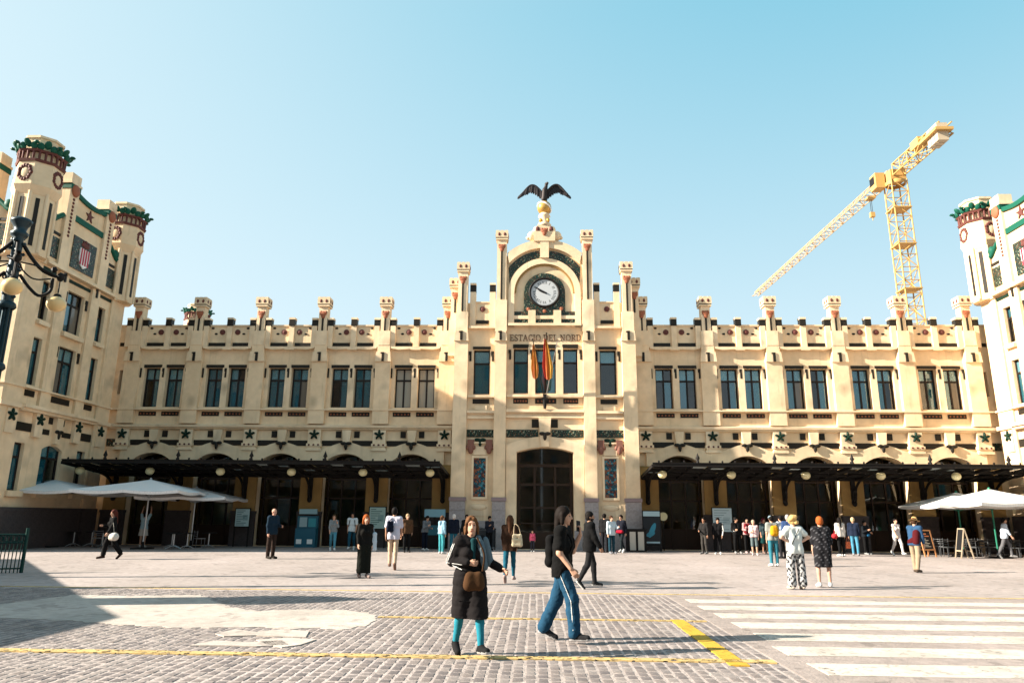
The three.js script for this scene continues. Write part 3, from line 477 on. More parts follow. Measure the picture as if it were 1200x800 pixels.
  for (const s of [-1, 1]) { B().ball(s * 0.72, 17.55, zw, 0.28, 0.3, 0.24, 12, 8).ball(s * 0.46, 17.9, zw + 0.05, 0.2, 0.24, 0.2, 10, 8).ball(s * 0.95, 17.44, zw, 0.12, 0.12, 0.14, 8, 6).build('volute', M.creamTrim, ped); B().ball(s * 0.4, 17.88, zw + 0.22, 0.13, 0.2, 0.07, 8, 6).build('volute_leaf', M.maroon, ped); B().ball(s * 0.22, 18.5, zw + 0.1, 0.1, 0.14, 0.12, 8, 6).build('gilded_mask', M.gold, ped); }
  part(G.shield, M.terracotta, 'shield', ped, [0, 17.72, zw + 0.32]);
}
// ---------------------------------------------------------------- corner pavilions with crowned turrets
const HALF = 4.05;                                                        // half the side of the square pavilion
const leafRing = once('leafRing', () => { const b = B(); for (let k = 0; k < 24; k++) { const a = k * Math.PI / 12, up = k % 3 === 0; const g = new THREE.SphereGeometry(1, 7, 5); g.scale(0.17, up ? 0.24 : 0.19, 0.10); g.rotateX(up ? 0.8 : 0.45); g.translate(0, up ? 0.36 : 0.25, up ? 1.12 : 1.06); g.rotateY(a); g.computeVertexNormals(); b.add(g); } for (let k = 0; k < 8; k++) { const a = k * Math.PI / 4 + Math.PI / 8; b.lump(1.28 * Math.sin(a), 0.36, 1.28 * Math.cos(a), 0.14, 0.08, 0.14); } return b.geometry(); });
const wreath = once('wreath', () => { const b = B(); for (let k = 0; k < 14; k++) { const a = k * Math.PI / 7; b.lump(0.27 * Math.cos(a) * (k % 2 ? 1 : 1.15), 0.36 * Math.sin(a), 0, 0.10, 0.12, 0.08); } return b.geometry(); });
const octagon = (r) => Array.from({ length: 8 }, (_, k) => [r * Math.cos(Math.PI / 8 + k * Math.PI / 4), r * Math.sin(Math.PI / 8 + k * Math.PI / 4)]);
function octPrism(b, r, y0, y1, x, z, r2 = r) { const g = new THREE.CylinderGeometry(r2, r, y1 - y0, 8, 1); g.rotateY(Math.PI / 8); g.translate(x, (y0 + y1) / 2, z); const n = g.toNonIndexed(); n.computeVertexNormals(); return b.add(n); }

function pavilionFace(root, turn) {
  const F = new THREE.Matrix4().makeRotationY(turn);                       // face built looking along +z at z = HALF, then turned
  const H = HALF, put = (b, name, mat, parent = root) => b.apply(F).build(name, mat, parent);
  const set = (geo, mat, name, p, parent = root) => { const m = part(geo, mat, name, parent, V(...p).applyMatrix4(F).toArray()); m.rotation.y = turn; return m; };
  const holes = [];
  const lowA = [[-0.78, 2.65], ...arc(0, 3.52, 1.4, Math.PI / 2 + 0.585, Math.PI / 2 - 0.585, 10), [0.78, 2.65]];
  holes.push(lowA);
  for (const s of [-1, 1]) { holes.push(rect(s * 2.35 - 0.34, s * 2.35 + 0.34, 2.65, 4.85)); for (const [a, b] of [[7.6, 9.92], [10.85, 12.8]]) holes.push(rect(s * 2.3 - 0.31, s * 2.3 + 0.31, a, b)); }
  for (const [a, b] of [[7.5, 9.92], [10.72, 12.88]]) holes.push(rect(-0.68, 0.68, a, b));
  const gable = [[-H + 0.9, 0], [-H + 0.9, 15.3], [-2.6, 15.3], [-2.3, 15.55], [-2.0, 15.5], [-2.0, 17.75], ...Array.from({ length: 9 }, (_, k) => [-1.6 + k * 0.4, 17.75 + 0.10 * Math.cos((k - 4) / 4 * Math.PI / 2)]), [2.0, 17.75], [2.0, 15.5], [2.3, 15.55], [2.6, 15.3], [H - 0.9, 15.3], [H - 0.9, 0]];
  put(B().poly(gable, H - 0.6, H, holes), 'pavilion_wall', M.cream);
  // windows
  const win = (x, y0, y1, w, style) => { const m = windowUnit(root, 0, y0, y1, w, 0, M.glass, style); m.position.copy(V(x, y0, H - 0.22).applyMatrix4(F)); m.rotation.y = turn; return m; };
  win(0, 7.5, 9.92, 1.36, 'cross'); win(0, 10.72, 12.88, 1.36, 'cross'); win(0, 2.65, 5.0, 1.56, 'cross');
  for (const s of [-1, 1]) { win(s * 2.35, 2.65, 4.85, 0.68, 'plain'); win(s * 2.3, 7.6, 9.92, 0.62, 'plain'); win(s * 2.3, 10.85, 12.8, 0.62, 'plain'); }
  // pilasters, sills and strings
  for (const s of [-1, 1]) {
    put(B().box(s * 1.36 - 0.34, s * 1.36 + 0.34, 6.66, 7.40, H - 0.01, H + 0.16).box(s * 1.36 - 0.34, s * 1.36 + 0.34, 7.48, 13.55, H - 0.01, H + 0.16), 'pilaster', M.cream);
    put(B().box(s * 2.3 - 0.40, s * 2.3 + 0.40, 10.55, 10.75, H - 0.01, H + 0.2), 'sill', M.creamTrim);
    put(B().box(s * 2.3 - 0.33, s * 2.3 + 0.33, 7.05, 7.34, H - 0.01, H + 0.04), 'tile_panel', M.darkTile);
    put(B().box(s * 2.35 - 0.5, s * 2.35 + 0.5, 2.38, 2.62, H - 0.01, H + 0.2), 'sill', M.creamTrim);
    put(B().box(s * 2.4 - 0.55, s * 2.4 + 0.55, 13.30, 13.46, H - 0.01, H + 0.05), 'tile_panel', M.green);
    put(B().box(s * 2.35 - 0.52, s * 2.35 + 0.52, 14.08, 15.16, H - 0.01, H + 0.04), 'mosaic_panel', M.greenTile);
    put(B().box(s * 2.3 - 0.6, s * 2.3 + 0.5, 15.44 - 0.14, 15.44, H - 0.01, H + 0.05), 'tile_panel', M.darkTile);
    put(B().tube([[s * 2.05, 16.5, H + 0.02], [s * 2.5, 16.15, H + 0.02], [s * 2.8, 15.9, H + 0.02], [s * 3.0, 15.85, H + 0.02]], 0.13, 10, 6).ball(s * 2.75, 16.15, H, 0.24, 0.28, 0.18), 'shoulder_garland', M.leafGreen);
    put(B().poly(s > 0 ? [[2.0, 15.2], [2.0, 16.42], [2.5, 16.05], [3.0, 15.75], [3.2, 15.7], [3.2, 15.2]] : [[-3.2, 15.2], [-3.2, 15.7], [-3.0, 15.75], [-2.5, 16.05], [-2.0, 16.42], [-2.0, 15.2]], H - 0.5, H - 0.02), 'shoulder', M.cream);
    // gable piers
    const gp = put(B().box(s * 1.66 - 0.37, s * 1.66 + 0.37, 13.8, 18.0, H - 0.55, H + 0.16).box(s * 1.66 - 0.44, s * 1.66 + 0.44, 18.28, 18.4, H - 0.6, H + 0.22).box(s * 1.66 - 0.38, s * 1.66 + 0.38, 18.4, 18.88, H - 0.55, H + 0.16), 'gable_pier', M.creamTrim);
    put(B().box(s * 1.66 - 0.40, s * 1.66 + 0.40, 18.0, 18.28, H - 0.6, H + 0.2), 'pier_band', M.leafGreen, gp);
    put(B().ball(s * 1.66, 17.98, H + 0.2, 0.3, 0.34, 0.12, 10, 7), 'rosette', M.terracotta, gp);
    const st = B(); for (let k = 0; k < 11; k++) st.lump(s * 1.66, 15.5 + k * 0.2, H + 0.17, 0.09, 0.09, 0.05); put(st, 'beading', M.maroon, gp);
    put(B().box(s * 2.35 - 0.6, s * 2.35 + 0.6, 5.40, 5.80, H - 0.01, H + 0.04), 'tile_panel', M.darkTile);
    put(B().box(s * 0.46 - 0.14, s * 0.46 + 0.14, 5.95, 6.28, H - 0.01, H + 0.04), 'square_tile', M.darkTile);
    put(B().box(s * 0.9 - 0.44, s * 0.9 + 0.44, 5.40, 5.66, H - 0.01, H + 0.035), 'tile_panel', M.darkTile);
    for (const x of [1.5, 3.45]) { const br = put(B().box(s * x - 0.28, s * x + 0.28, 5.2, 6.31, H - 0.01, H + 0.2), 'pier_bracket', M.creamTrim); set(G.leafStar, M.green, 'leaf_star', [s * x, 6.02, H + 0.22], br).scale.set(0.66, 0.66, 1); }
    for (const [x, y] of [[1.0, 12.5], [1.0, 9.6]]) set(G.bracketDrop, M.darkTile, 'window_bracket', [s * x * 0.86, y, H]);
    set(G.bracketDrop, M.darkTile, 'window_bracket', [s * 1.36, 13.4, H + 0.16]);
  }
  put(B().box(-0.82, 0.82, 10.42, 10.66, H - 0.01, H + 0.22), 'sill', M.creamTrim); put(B().box(-0.95, 0.95, 2.38, 2.62, H - 0.01, H + 0.2), 'sill', M.creamTrim);
  put(B().box(-0.70, 0.70, 7.02, 7.32, H - 0.01, H + 0.04), 'tile_panel', M.darkTile);
  put(B().box(-2.93, 2.93, 7.40, 7.48, H - 0.01, H + 0.24), 'string_course', M.creamTrim);
  put(B().box(-2.93, 2.93, 6.32, 6.46, H - 0.01, H + 0.3).box(-2.93, 2.93, 6.46, 6.62, H - 0.01, H + 0.42), 'cornice', M.creamTrim);
  put(B().box(-2.93, 2.93, 13.58, 13.72, H - 0.01, H + 0.34).box(-2.93, 2.93, 13.72, 13.80, H - 0.01, H + 0.22), 'cornice', M.creamTrim);
  put(B().box(-1.0, 1.0, 13.28, 13.44, H - 0.01, H + 0.05), 'tile_panel', M.green);
  const key = put(B().poly([[-0.18, 5.0], [-0.26, 6.3], [0.26, 6.3], [0.18, 5.0]], H - 0.01, H + 0.22), 'keystone', M.creamTrim); set(G.keyLeaf, M.darkTile, 'key_leaf', [0, 5.5, H + 0.23], key);
  put(B().box(-2.88, 2.88, 0, 1.72, H - 0.02, H + 0.1).box(-2.88, 2.88, 1.72, 1.9, H - 0.02, H + 0.16), 'plinth', M.darkStone);
  // arms panel, star, coping
  const arms = put(B().box(-0.98, 0.98, 14.1, 15.84, H - 0.01, H + 0.05), 'mosaic_panel', M.greenTile);
  put(B().poly([[-0.42, 14.75], [-0.42, 15.35], [0.42, 15.35], [0.42, 14.75], [0.3, 14.45], [0, 14.28], [-0.3, 14.45]], H + 0.04, H + 0.10), 'shield', M.white, arms);
  for (const x of [-0.30, -0.1, 0.1, 0.3]) put(B().box(x - 0.055, x + 0.055, 14.46, 15.34, H + 0.09, H + 0.12), 'shield_bar', std(C(0.42, 0.03, 0.05), 0.4), arms);
  put(B().ball(0, 15.56, H + 0.06, 0.36, 0.14, 0.06).lump(-0.2, 15.7, H + 0.06, 0.1, 0.12, 0.06).lump(0.2, 15.7, H + 0.06, 0.1, 0.12, 0.06).lump(0, 15.74, H + 0.06, 0.1, 0.14, 0.06), 'shield_crest', M.maroon, arms);
  const sp = []; for (let k = 0; k < 10; k++) { const r = k % 2 ? 0.14 : 0.36, a = Math.PI / 2 + k * Math.PI / 5; sp.push([r * Math.cos(a), 17.25 + r * Math.sin(a)]); }
  put(B().poly(sp, H - 0.01, H + 0.06), 'star', M.maroon);
  put(B().box(-1.3, 1.3, 16.55, 16.86, H - 0.01, H + 0.08), 'tile_panel', M.leafGreen);
  put(B().poly([...Array.from({ length: 9 }, (_, k) => [-1.3 + k * 0.325, 18.10 - 0.18 * Math.cos((k - 4) / 4 * Math.PI / 2)]), ...Array.from({ length: 9 }, (_, k) => [1.3 - k * 0.325, 17.86 - 0.18 * Math.cos((k - 4) / 4 * Math.PI / 2)])], H - 0.55, H + 0.12), 'gable_coping', M.leafGreen);
}
function turret(root, x, z) {
  const sx = Math.sign(x), sz = Math.sign(z), b = B().box(Math.min(sx * 2.95, sx * 4.17), Math.max(sx * 2.95, sx * 4.17), 1.9, 13.55, Math.min(sz * 2.95, sz * 4.17), Math.max(sz * 2.95, sz * 4.17)); octPrism(b, 0.90, 13.55, 16.5, x, z); octPrism(b, 0.92, 16.5, 16.9, x, z, 1.10); octPrism(b, 1.08, 16.9, 18.1, x, z, 1.0); octPrism(b, 0.90, 18.2, 18.85, x, z); octPrism(b, 0.82, 18.9, 19.42, x, z); octPrism(b, 0.88, 19.42, 19.54, x, z);
  const t = b.build('turret', M.cream, root);
  B().box(Math.min(sx * 2.9, sx * 4.24), Math.max(sx * 2.9, sx * 4.24), 0, 1.9, Math.min(sz * 2.9, sz * 4.24), Math.max(sz * 2.9, sz * 4.24)).build('turret_base', M.darkStone, t);
  octPrism(B(), 1.06, 18.1, 18.22, x, z, 1.1).build('turret_band', M.maroon, t);
  octPrism(B(), 1.06, 18.62, 18.72, x, z, 1.12).build('turret_frieze', M.maroon, t);
  for (let k = 0; k < 24; k++) { const a = k * Math.PI / 12; part(once('friezeColumn', () => B().rod([0, 18.22, 0], [0, 18.62, 0], 0.05, 0.06, 6).geometry()), M.maroon, 'frieze_column', t, [x + Math.sin(a) * 0.98, 0, z + Math.cos(a) * 0.98]); }
  const r = part(leafRing, M.leafGreen, 'leaf_crown', t, [x, 18.62, z]);
  for (let k = 0; k < 8; k++) {
    const a = k * Math.PI / 4, dx = Math.sin(a), dz = Math.cos(a);
    if (k % 2 === 0) { const w = part(wreath, M.maroon, 'wreath', t, [x + dx * 0.97, 17.5, z + dz * 0.97], a); part(once('plaque', () => B().ball(0, 0, 0, 0.2, 0.27, 0.06, 12, 8).geometry()), M.creamTrim, 'plaque', w); }
    const s = B().box(-0.09, 0.09, 13.9, 16.3, 0, 0.03).geometry(); s.rotateY(a); part(s, M.darkTile, 'turret_strip', t, [x + dx * 0.825, 0, z + dz * 0.825]);
    const col = B().rod([-0.34, 13.6, 0.84], [-0.34, 16.6, 0.84], 0.085, 0.085, 8).geometry(); col.rotateY(a); part(col, M.creamTrim, 'turret_column', t, [x, 0, z]);
  }
  for (const [y0, y1, q] of [[13.5, 13.72, 0.1], [6.4, 6.6, 0.12], [7.38, 7.46, 0.08]]) B().box(Math.min(sx * 2.9, sx * (4.17 + q)), Math.max(sx * 2.9, sx * (4.17 + q)), y0, y1, Math.min(sz * 2.9, sz * (4.17 + q)), Math.max(sz * 2.9, sz * (4.17 + q))).build('turret_moulding', M.creamTrim, t);
}
function pavilion(cx, turn, label) {
  const root = thing('corner_pavilion', label, 'building', [cx, 0, 4.45], turn, 'corner pavilions of the station');
  for (const t of [Math.PI / 2, 0, Math.PI]) pavilionFace(root, t);
  const e = HALF - 0.25;
  for (const [x, z] of [[e, e], [e, -e], [-e, e], [-e, -e]]) turret(root, x, z);
  B().box(-HALF, -HALF + 0.6, 0, 15.3, -HALF + 0.9, HALF - 0.9).build('pavilion_wall', M.cream, root);
  B().box(-HALF + 0.3, HALF - 0.6, 14.9, 15.1, -HALF + 0.6, HALF - 0.6).build('roof', std(C(0.25, 0.16, 0.11), 0.9), root);
  return root;
}
pavilion(-24.72 - HALF, 0, 'cream corner pavilion with leafy crowned turrets behind the ornate street lamp');
pavilion(24.72 + HALF, Math.PI, 'sunlit cream corner pavilion with leafy crowned turrets beside the white parasols');
// ---------------------------------------------------------------- eagle on its globe
{
  const e = thing('eagle_statue', 'dark bronze eagle with spread wings standing on a gilded globe above the clock', 'statue', [0, 18.95, 0.62]);
  B().ball(0, 0.42, 0, 0.42, 0.42, 0.42, 20, 14).build('globe', std(C(0.50, 0.30, 0.08), 0.4, { metalness: 0.4 }), e);
  B().add(new THREE.TorusGeometry(0.43, 0.05, 8, 28).rotateX(1.2).rotateZ(-0.5).translate(0, 0.42, 0)).build('globe_band', M.white, e);
  const body = []; body.push({ a: [0, 0.98, 0], b: [0.04, 1.5, 0.05], ra: 0.17, rb: 0.17 }, { a: [0.04, 1.5, 0.05], b: [0.13, 1.84, 0.10], ra: 0.15, rb: 0.085 }, { a: [0.13, 1.90, 0.12], b: [0.18, 1.93, 0.18], ra: 0.10, rb: 0.07 }, { a: [0.2, 1.92, 0.2], b: [0.27, 1.86, 0.28], ra: 0.045, rb: 0.015 }, { a: [-0.04, 1.0, -0.06], b: [-0.12, 0.72, -0.25], ra: 0.12, rb: 0.09 }, { a: [0.09, 1.0, 0.03], b: [0.12, 0.82, 0.08], ra: 0.08, rb: 0.05 }, { a: [-0.09, 1.0, 0.03], b: [-0.12, 0.82, 0.08], ra: 0.08, rb: 0.05 });
  part(nets([{ prims: body }], 0.02, 0.05), std(C(0.035, 0.03, 0.03), 0.55, { metalness: 0.4 }), 'eagle_body', e);
  for (const s of [-1, 1]) {
    const w = B(); const lead = [[0.12, 1.38], [0.34, 1.66], [0.58, 1.86], [0.80, 1.87], [1.02, 1.68], [1.22, 1.43], [1.38, 1.24]];
    for (let k = 0; k < 15; k++) { // feathers hang from the leading edge
      const u = k / 14 * 5.99, i = Math.floor(u), f = u - i, p = [lead[i][0] + (lead[i + 1][0] - lead[i][0]) * f, lead[i][1] + (lead[i + 1][1] - lead[i][1]) * f], L = k < 8 ? 0.62 - 0.02 * k : 0.52 - 0.04 * (k - 8), ang = -Math.PI / 2 - 0.30 + k * 0.075;
      const q = [p[0] + Math.cos(ang) * L * (k > 9 ? 0.9 : 0.7), p[1] + Math.sin(ang) * L];
      w.add((() => { const g = new THREE.SphereGeometry(1, 8, 6); g.scale(0.085, Math.hypot(q[0] - p[0], q[1] - p[1]) / 2 + 0.05, 0.035); g.rotateZ(Math.atan2(q[1] - p[1], q[0] - p[0]) + Math.PI / 2); g.translate((p[0] + q[0]) / 2, (p[1] + q[1]) / 2, -0.03 + 0.01 * (k % 3)); g.computeVertexNormals(); return g; })());
    }
    w.tube(lead.map(([x, y]) => [x, y, 0.02]), 0.075, 18, 8);
    const g = w.geometry(); if (s < 0) g.rotateY(Math.PI); part(g, std(C(0.03, 0.026, 0.028), 0.6, { metalness: 0.3 }), 'wing', e);
  }
}
// ---------------------------------------------------------------- flags
function flag(label, pole, cloth, width, height, colour) {
  const f = thing('flag', label, 'flag', [pole[0][0], pole[0][1], pole[0][2]]);
  const P = pole.map((p) => V(p[0] - pole[0][0], p[1] - pole[0][1], p[2] - pole[0][2]));
  B().rod(P[0], P[1], 0.03, 0.025, 8).ball(P[1].x, P[1].y, P[1].z, 0.05).build('flag_pole', M.iron, f);
  const nu = 22, nv = 26, pos = [], col = [], idx = [];
  for (let j = 0; j <= nv; j++) for (let i = 0; i <= nu; i++) {
    const u = i / nu, v = j / nv, spread = (0.12 + 0.88 * Math.pow(v, 0.8)) * (1 - 0.45 * Math.max(0, v - 0.72) / 0.28), x = (u - 0.5) * width * spread + cloth[3] * v, y = -v * height * (1 - 0.12 * Math.abs(u - 0.5)), z = 0.10 * spread * Math.sin(u * 15 + v * 2.2) + 0.04 * Math.sin(u * 31 + v * 4);
    pos.push(cloth[0] - pole[0][0] + x, cloth[1] - pole[0][1] + y, cloth[2] - pole[0][2] + z); col.push(...colour(u, v));
    if (i < nu && j < nv) { const a = j * (nu + 1) + i; idx.push(a, a + nu + 1, a + 1, a + 1, a + nu + 1, a + nu + 2); }
  }
  const g = new THREE.BufferGeometry(); g.setAttribute('position', new THREE.Float32BufferAttribute(pos, 3)); g.setAttribute('color', new THREE.Float32BufferAttribute(col, 3)); g.setIndex(idx); g.computeVertexNormals();
  part(g, new THREE.MeshPhysicalMaterial({ vertexColors: true, roughness: 0.85, side: THREE.DoubleSide, transmission: 0.25, thickness: 0 }), 'flag_cloth', f);
}
const redC = [0.42, 0.03, 0.015], yelC = [0.60, 0.29, 0.02];
flag('yellow flag with thin red stripes hanging from a slanted pole over the door', [[-0.06, 8.1, 1.0], [-0.66, 11.0, 2.2]], [-0.62, 10.75, 2.1, 0.1], 0.5, 1.95, (u, v) => ((u + v * 0.25) * 4 % 1 < 0.36 ? redC : yelC));
flag('red and yellow flag hanging from an upright pole over the door', [[0.0, 8.1, 1.0], [0.08, 11.3, 2.3]], [0.02, 11.05, 2.15, 0.16], 0.72, 2.3, (u) => (u < 0.30 ? redC : u < 0.62 ? [0.58, 0.14, 0.015] : yelC));
{ const h = thing('flag_holder', 'black iron flagpole holder under the middle window', 'bracket', [0, 7.4, 1.0]); B().box(-0.16, 0.16, 0.46, 0.6, -0.2, 0.1).rod([0, 0, -0.02], [0, 0.5, 0.02], 0.07, 0.13, 8).build('bracket', M.iron, h); B().box(-0.09, 0.09, 0.6, 0.8, -0.08, 0.06).build('socket', M.iron, h); B().rod([0.06, 0.7, 0], [0.66, 3.5, 1.2], 0.028, 0.022, 8).build('empty_pole', M.steel, h); }

// ---------------------------------------------------------------- iron and glass canopies with hanging lamps
function canopy(side, label) {
  const x0 = 5.25, x1 = 24.4, cx = side * (x0 + x1) / 2, c = thing('entrance_canopy', label, 'canopy', [cx, 0, 0.0]), L = (x1 - x0) / 2, yw = 3.82, yf = 4.16, zf = 4.0, tilt = (z) => yw + (yf - yw) * z / zf;
  B().box(-L, L, yf - 0.04, yf + 0.12, zf, zf + 0.07).box(-L, L, yf + 0.12, yf + 0.15, zf - 0.05, zf + 0.12).build('fascia', M.iron, c);
  const cr = B(); for (let x = -L + 0.3; x < L; x += 0.62) cr.lump(x, yf + 0.2, zf + 0.05, 0.055, 0.06, 0.05).box(x - 0.02, x + 0.02, yf + 0.14, yf + 0.2, zf + 0.03, zf + 0.07); cr.build('cresting', M.iron, c);
  const fin = B(); for (let k = 0; k < 5; k++) { const x = -L + 1.0 + k * 3.66 * 1.02; fin.lathe([[0.09, 0], [0.05, 0.14], [0.11, 0.22], [0.05, 0.36], [0.0, 0.5]], x + 1.2, yf + 0.14, zf + 0.05, 8); } fin.build('fascia_finials', M.iron, c);
  B().box(-L, L, yw - 0.14, yw + 0.12, -0.05, 0.07).build('wall_beam', M.iron, c);
  const sl = Math.atan2(yf - yw, zf), len = Math.hypot(zf, yf - yw);
  for (let k = 0; k <= 20; k++) { const x = -L + k * 2 * L / 20; const r = B().box(x - 0.04, x + 0.04, -0.09, 0.07, 0, len).apply(new THREE.Matrix4().makeRotationX(-sl)).apply(new THREE.Matrix4().makeTranslation(0, yw, 0.05)).build('rafter', M.iron, c); }
  for (const z of [1.35, 2.7]) B().box(-L, L, tilt(z) - 0.12, tilt(z) + 0.02, z - 0.04, z + 0.04).build('purlin', M.iron, c);
  for (let k = 0; k < 20; k++) for (let q = 0; q < 3; q++) { const a = -L + k * 2 * L / 20 + 0.05, b = -L + (k + 1) * 2 * L / 20 - 0.05; const dark = (k * 7 + q * 3) % 4 !== 0 || side < 0 && k < 8; B().box(a, b, 0.075, 0.085, q * len / 3 + 0.04, (q + 1) * len / 3 - 0.04).apply(new THREE.Matrix4().makeRotationX(-sl)).apply(new THREE.Matrix4().makeTranslation(0, yw, 0.05)).build(dark ? 'sheet_panel' : 'glass_panel', dark ? M.iron : M.roofGlass, c); }
  for (let i = 0; i < 6; i++) {
    const x = side * (PIER0 + i * BAY) - cx; if (Math.abs(x) > L) continue;
    B().tube([[x, 2.55, 0.0], [x, 2.7, 0.18], [x, 3.2, 0.3], [x, 3.6, 0.8], [x, 3.82, 1.7], [x, 4.0, 2.6]], 0.07, 20, 6).tube([[x, 2.7, 0.1], [x, 3.0, 0.34], [x, 3.3, 0.2], [x, 3.1, 0.05]], 0.045, 14, 6).box(x - 0.11, x + 0.11, 2.5, 3.9, -0.1, 0.03).ball(x, 2.5, 0.02, 0.13, 0.16, 0.12).build('console', M.iron, c);
  }
  return c;
}
canopy(-1, 'dark iron and glass canopy along the shaded wing behind the grey parasols');
canopy(1, 'dark iron and glass canopy along the sunlit wing behind the white parasols');
{
  const globes = []; for (const s of [-1, 1]) for (let i = 0; i < 6; i++) globes.push([s * (PIER0 + i * BAY) + (i === 0 ? s * 0.25 : 0), i, s]);
  let proto = null;
  for (const [x, i, s] of globes) {
    const label = s < 0 ? 'round pale yellow globe lamp hanging under the shaded wing canopy' : 'round pale yellow globe lamp hanging under the sunlit wing canopy', grp = s < 0 ? 'globe lamps under the shaded canopy' : 'globe lamps under the sunlit canopy';
    if (!proto) { proto = thing('hanging_lamp', label, 'lamp', [x, 3.78, 3.3], 0, grp); B().ball(0, 0, 0, 0.22, 0.2, 0.22, 18, 12).build('globe', M.globePale, proto); B().rod([0, 0.19, 0], [0, 0.52, 0], 0.025, 0.025, 8).lathe([[0.13, 0.14], [0.1, 0.2], [0.03, 0.26]], 0, 0, 0, 12).build('hanger', M.iron, proto); }
    else copyOf(proto, [x, 3.78, 3.3], 0, label, grp);
  }
}
// ---------------------------------------------------------------- ornate street lamps
function streetLamp(x, z, label) {
  const l = thing('street_lamp', label, 'lamp post', [x, 0, z], 0, 'ornate street lamps');
  B().lathe([[0.42, 0], [0.42, 0.3], [0.34, 0.4], [0.3, 1.0], [0.24, 1.2], [0.26, 1.35], [0.17, 1.5]], 0, 0, 0, 12).build('lamp_base', M.ironGreen, l);
  const p = B().rod([0, 1.4, 0], [0, 7.0, 0], 0.085, 0.075, 10); for (let k = 0; k < 4; k++) { const a = k * Math.PI / 2 + 0.4; p.rod([0.13 * Math.cos(a), 1.4, 0.13 * Math.sin(a)], [0.125 * Math.cos(a), 6.4, 0.125 * Math.sin(a)], 0.034, 0.034, 6); } for (const y of [3.0, 4.9, 6.4]) p.lathe([[0.17, 0], [0.21, 0.05], [0.19, 0.14], [0.15, 0.18]], 0, y, 0, 12); p.build('pole', std(C(0.02, 0.04, 0.05), 0.4, { metalness: 0.5 }), l);
  const top = B().lathe([[0.12, 6.4], [0.13, 6.6], [0.14, 7.3], [0.11, 7.6], [0.11, 8.2], [0.18, 8.26], [0.20, 8.34], [0.13, 8.40], [0.16, 8.52], [0.23, 8.62], [0.24, 8.68], [0.14, 8.74], [0.0, 8.76]], 0, 0, 0, 12); for (let k = 0; k < 26; k++) { const a = k * 1.7, y = 6.7 + k * 0.062; top.lump(0.14 * Math.cos(a), y, 0.14 * Math.sin(a), 0.055, 0.05, 0.055); } top.build('lamp_head', std(C(0.016, 0.035, 0.045), 0.4, { metalness: 0.4, specularIntensity: 0.8 }), l);
  for (let k = 0; k < 4; k++) {
    const a = 0.86 + k * Math.PI / 2, c = Math.cos(a), s = Math.sin(a), R = (r, y, o = 0) => [r * c - o * s, y, r * s + o * c];
    const arm = B().tube([R(0.1, 8.1), R(0.35, 7.75), R(0.62, 7.5), R(0.95, 7.42), R(1.12, 7.52)], 0.045, 20, 6).tube([R(0.15, 7.3), R(0.4, 7.0), R(0.62, 6.85), R(0.82, 7.0), R(0.84, 7.35)], 0.038, 18, 6).tube([R(0.12, 7.6, 0.05), R(0.45, 7.55, 0.16), R(0.85, 7.42, 0.05)], 0.02, 14, 5).tube([R(0.12, 7.5, -0.05), R(0.45, 7.3, -0.16), R(0.85, 7.36, -0.05)], 0.02, 14, 5).ball(...R(1.0, 7.42), 0.09, 0.12, 0.09, 10, 8).lump(...R(0.84, 7.58), 0.08, 0.09, 0.08).rod(R(1.0, 7.4), R(1.0, 7.0), 0.016, 0.016, 6).lathe([[0.10, 0], [0.08, 0.07], [0.03, 0.1]], ...R(1.0, 6.88), 10).build('lamp_arm', M.iron, l);
    B().ball(...R(1.0, 6.71), 0.22, 0.2, 0.22, 20, 14).build('globe', M.globe, arm);
  }
}
streetLamp(-13.25, 23.7, 'tall dark lamp post with scrolled arms and amber globes before the corner pavilion');
streetLamp(-19.5, 21.9, 'tall dark lamp post with scrolled arms standing out beyond the railing');
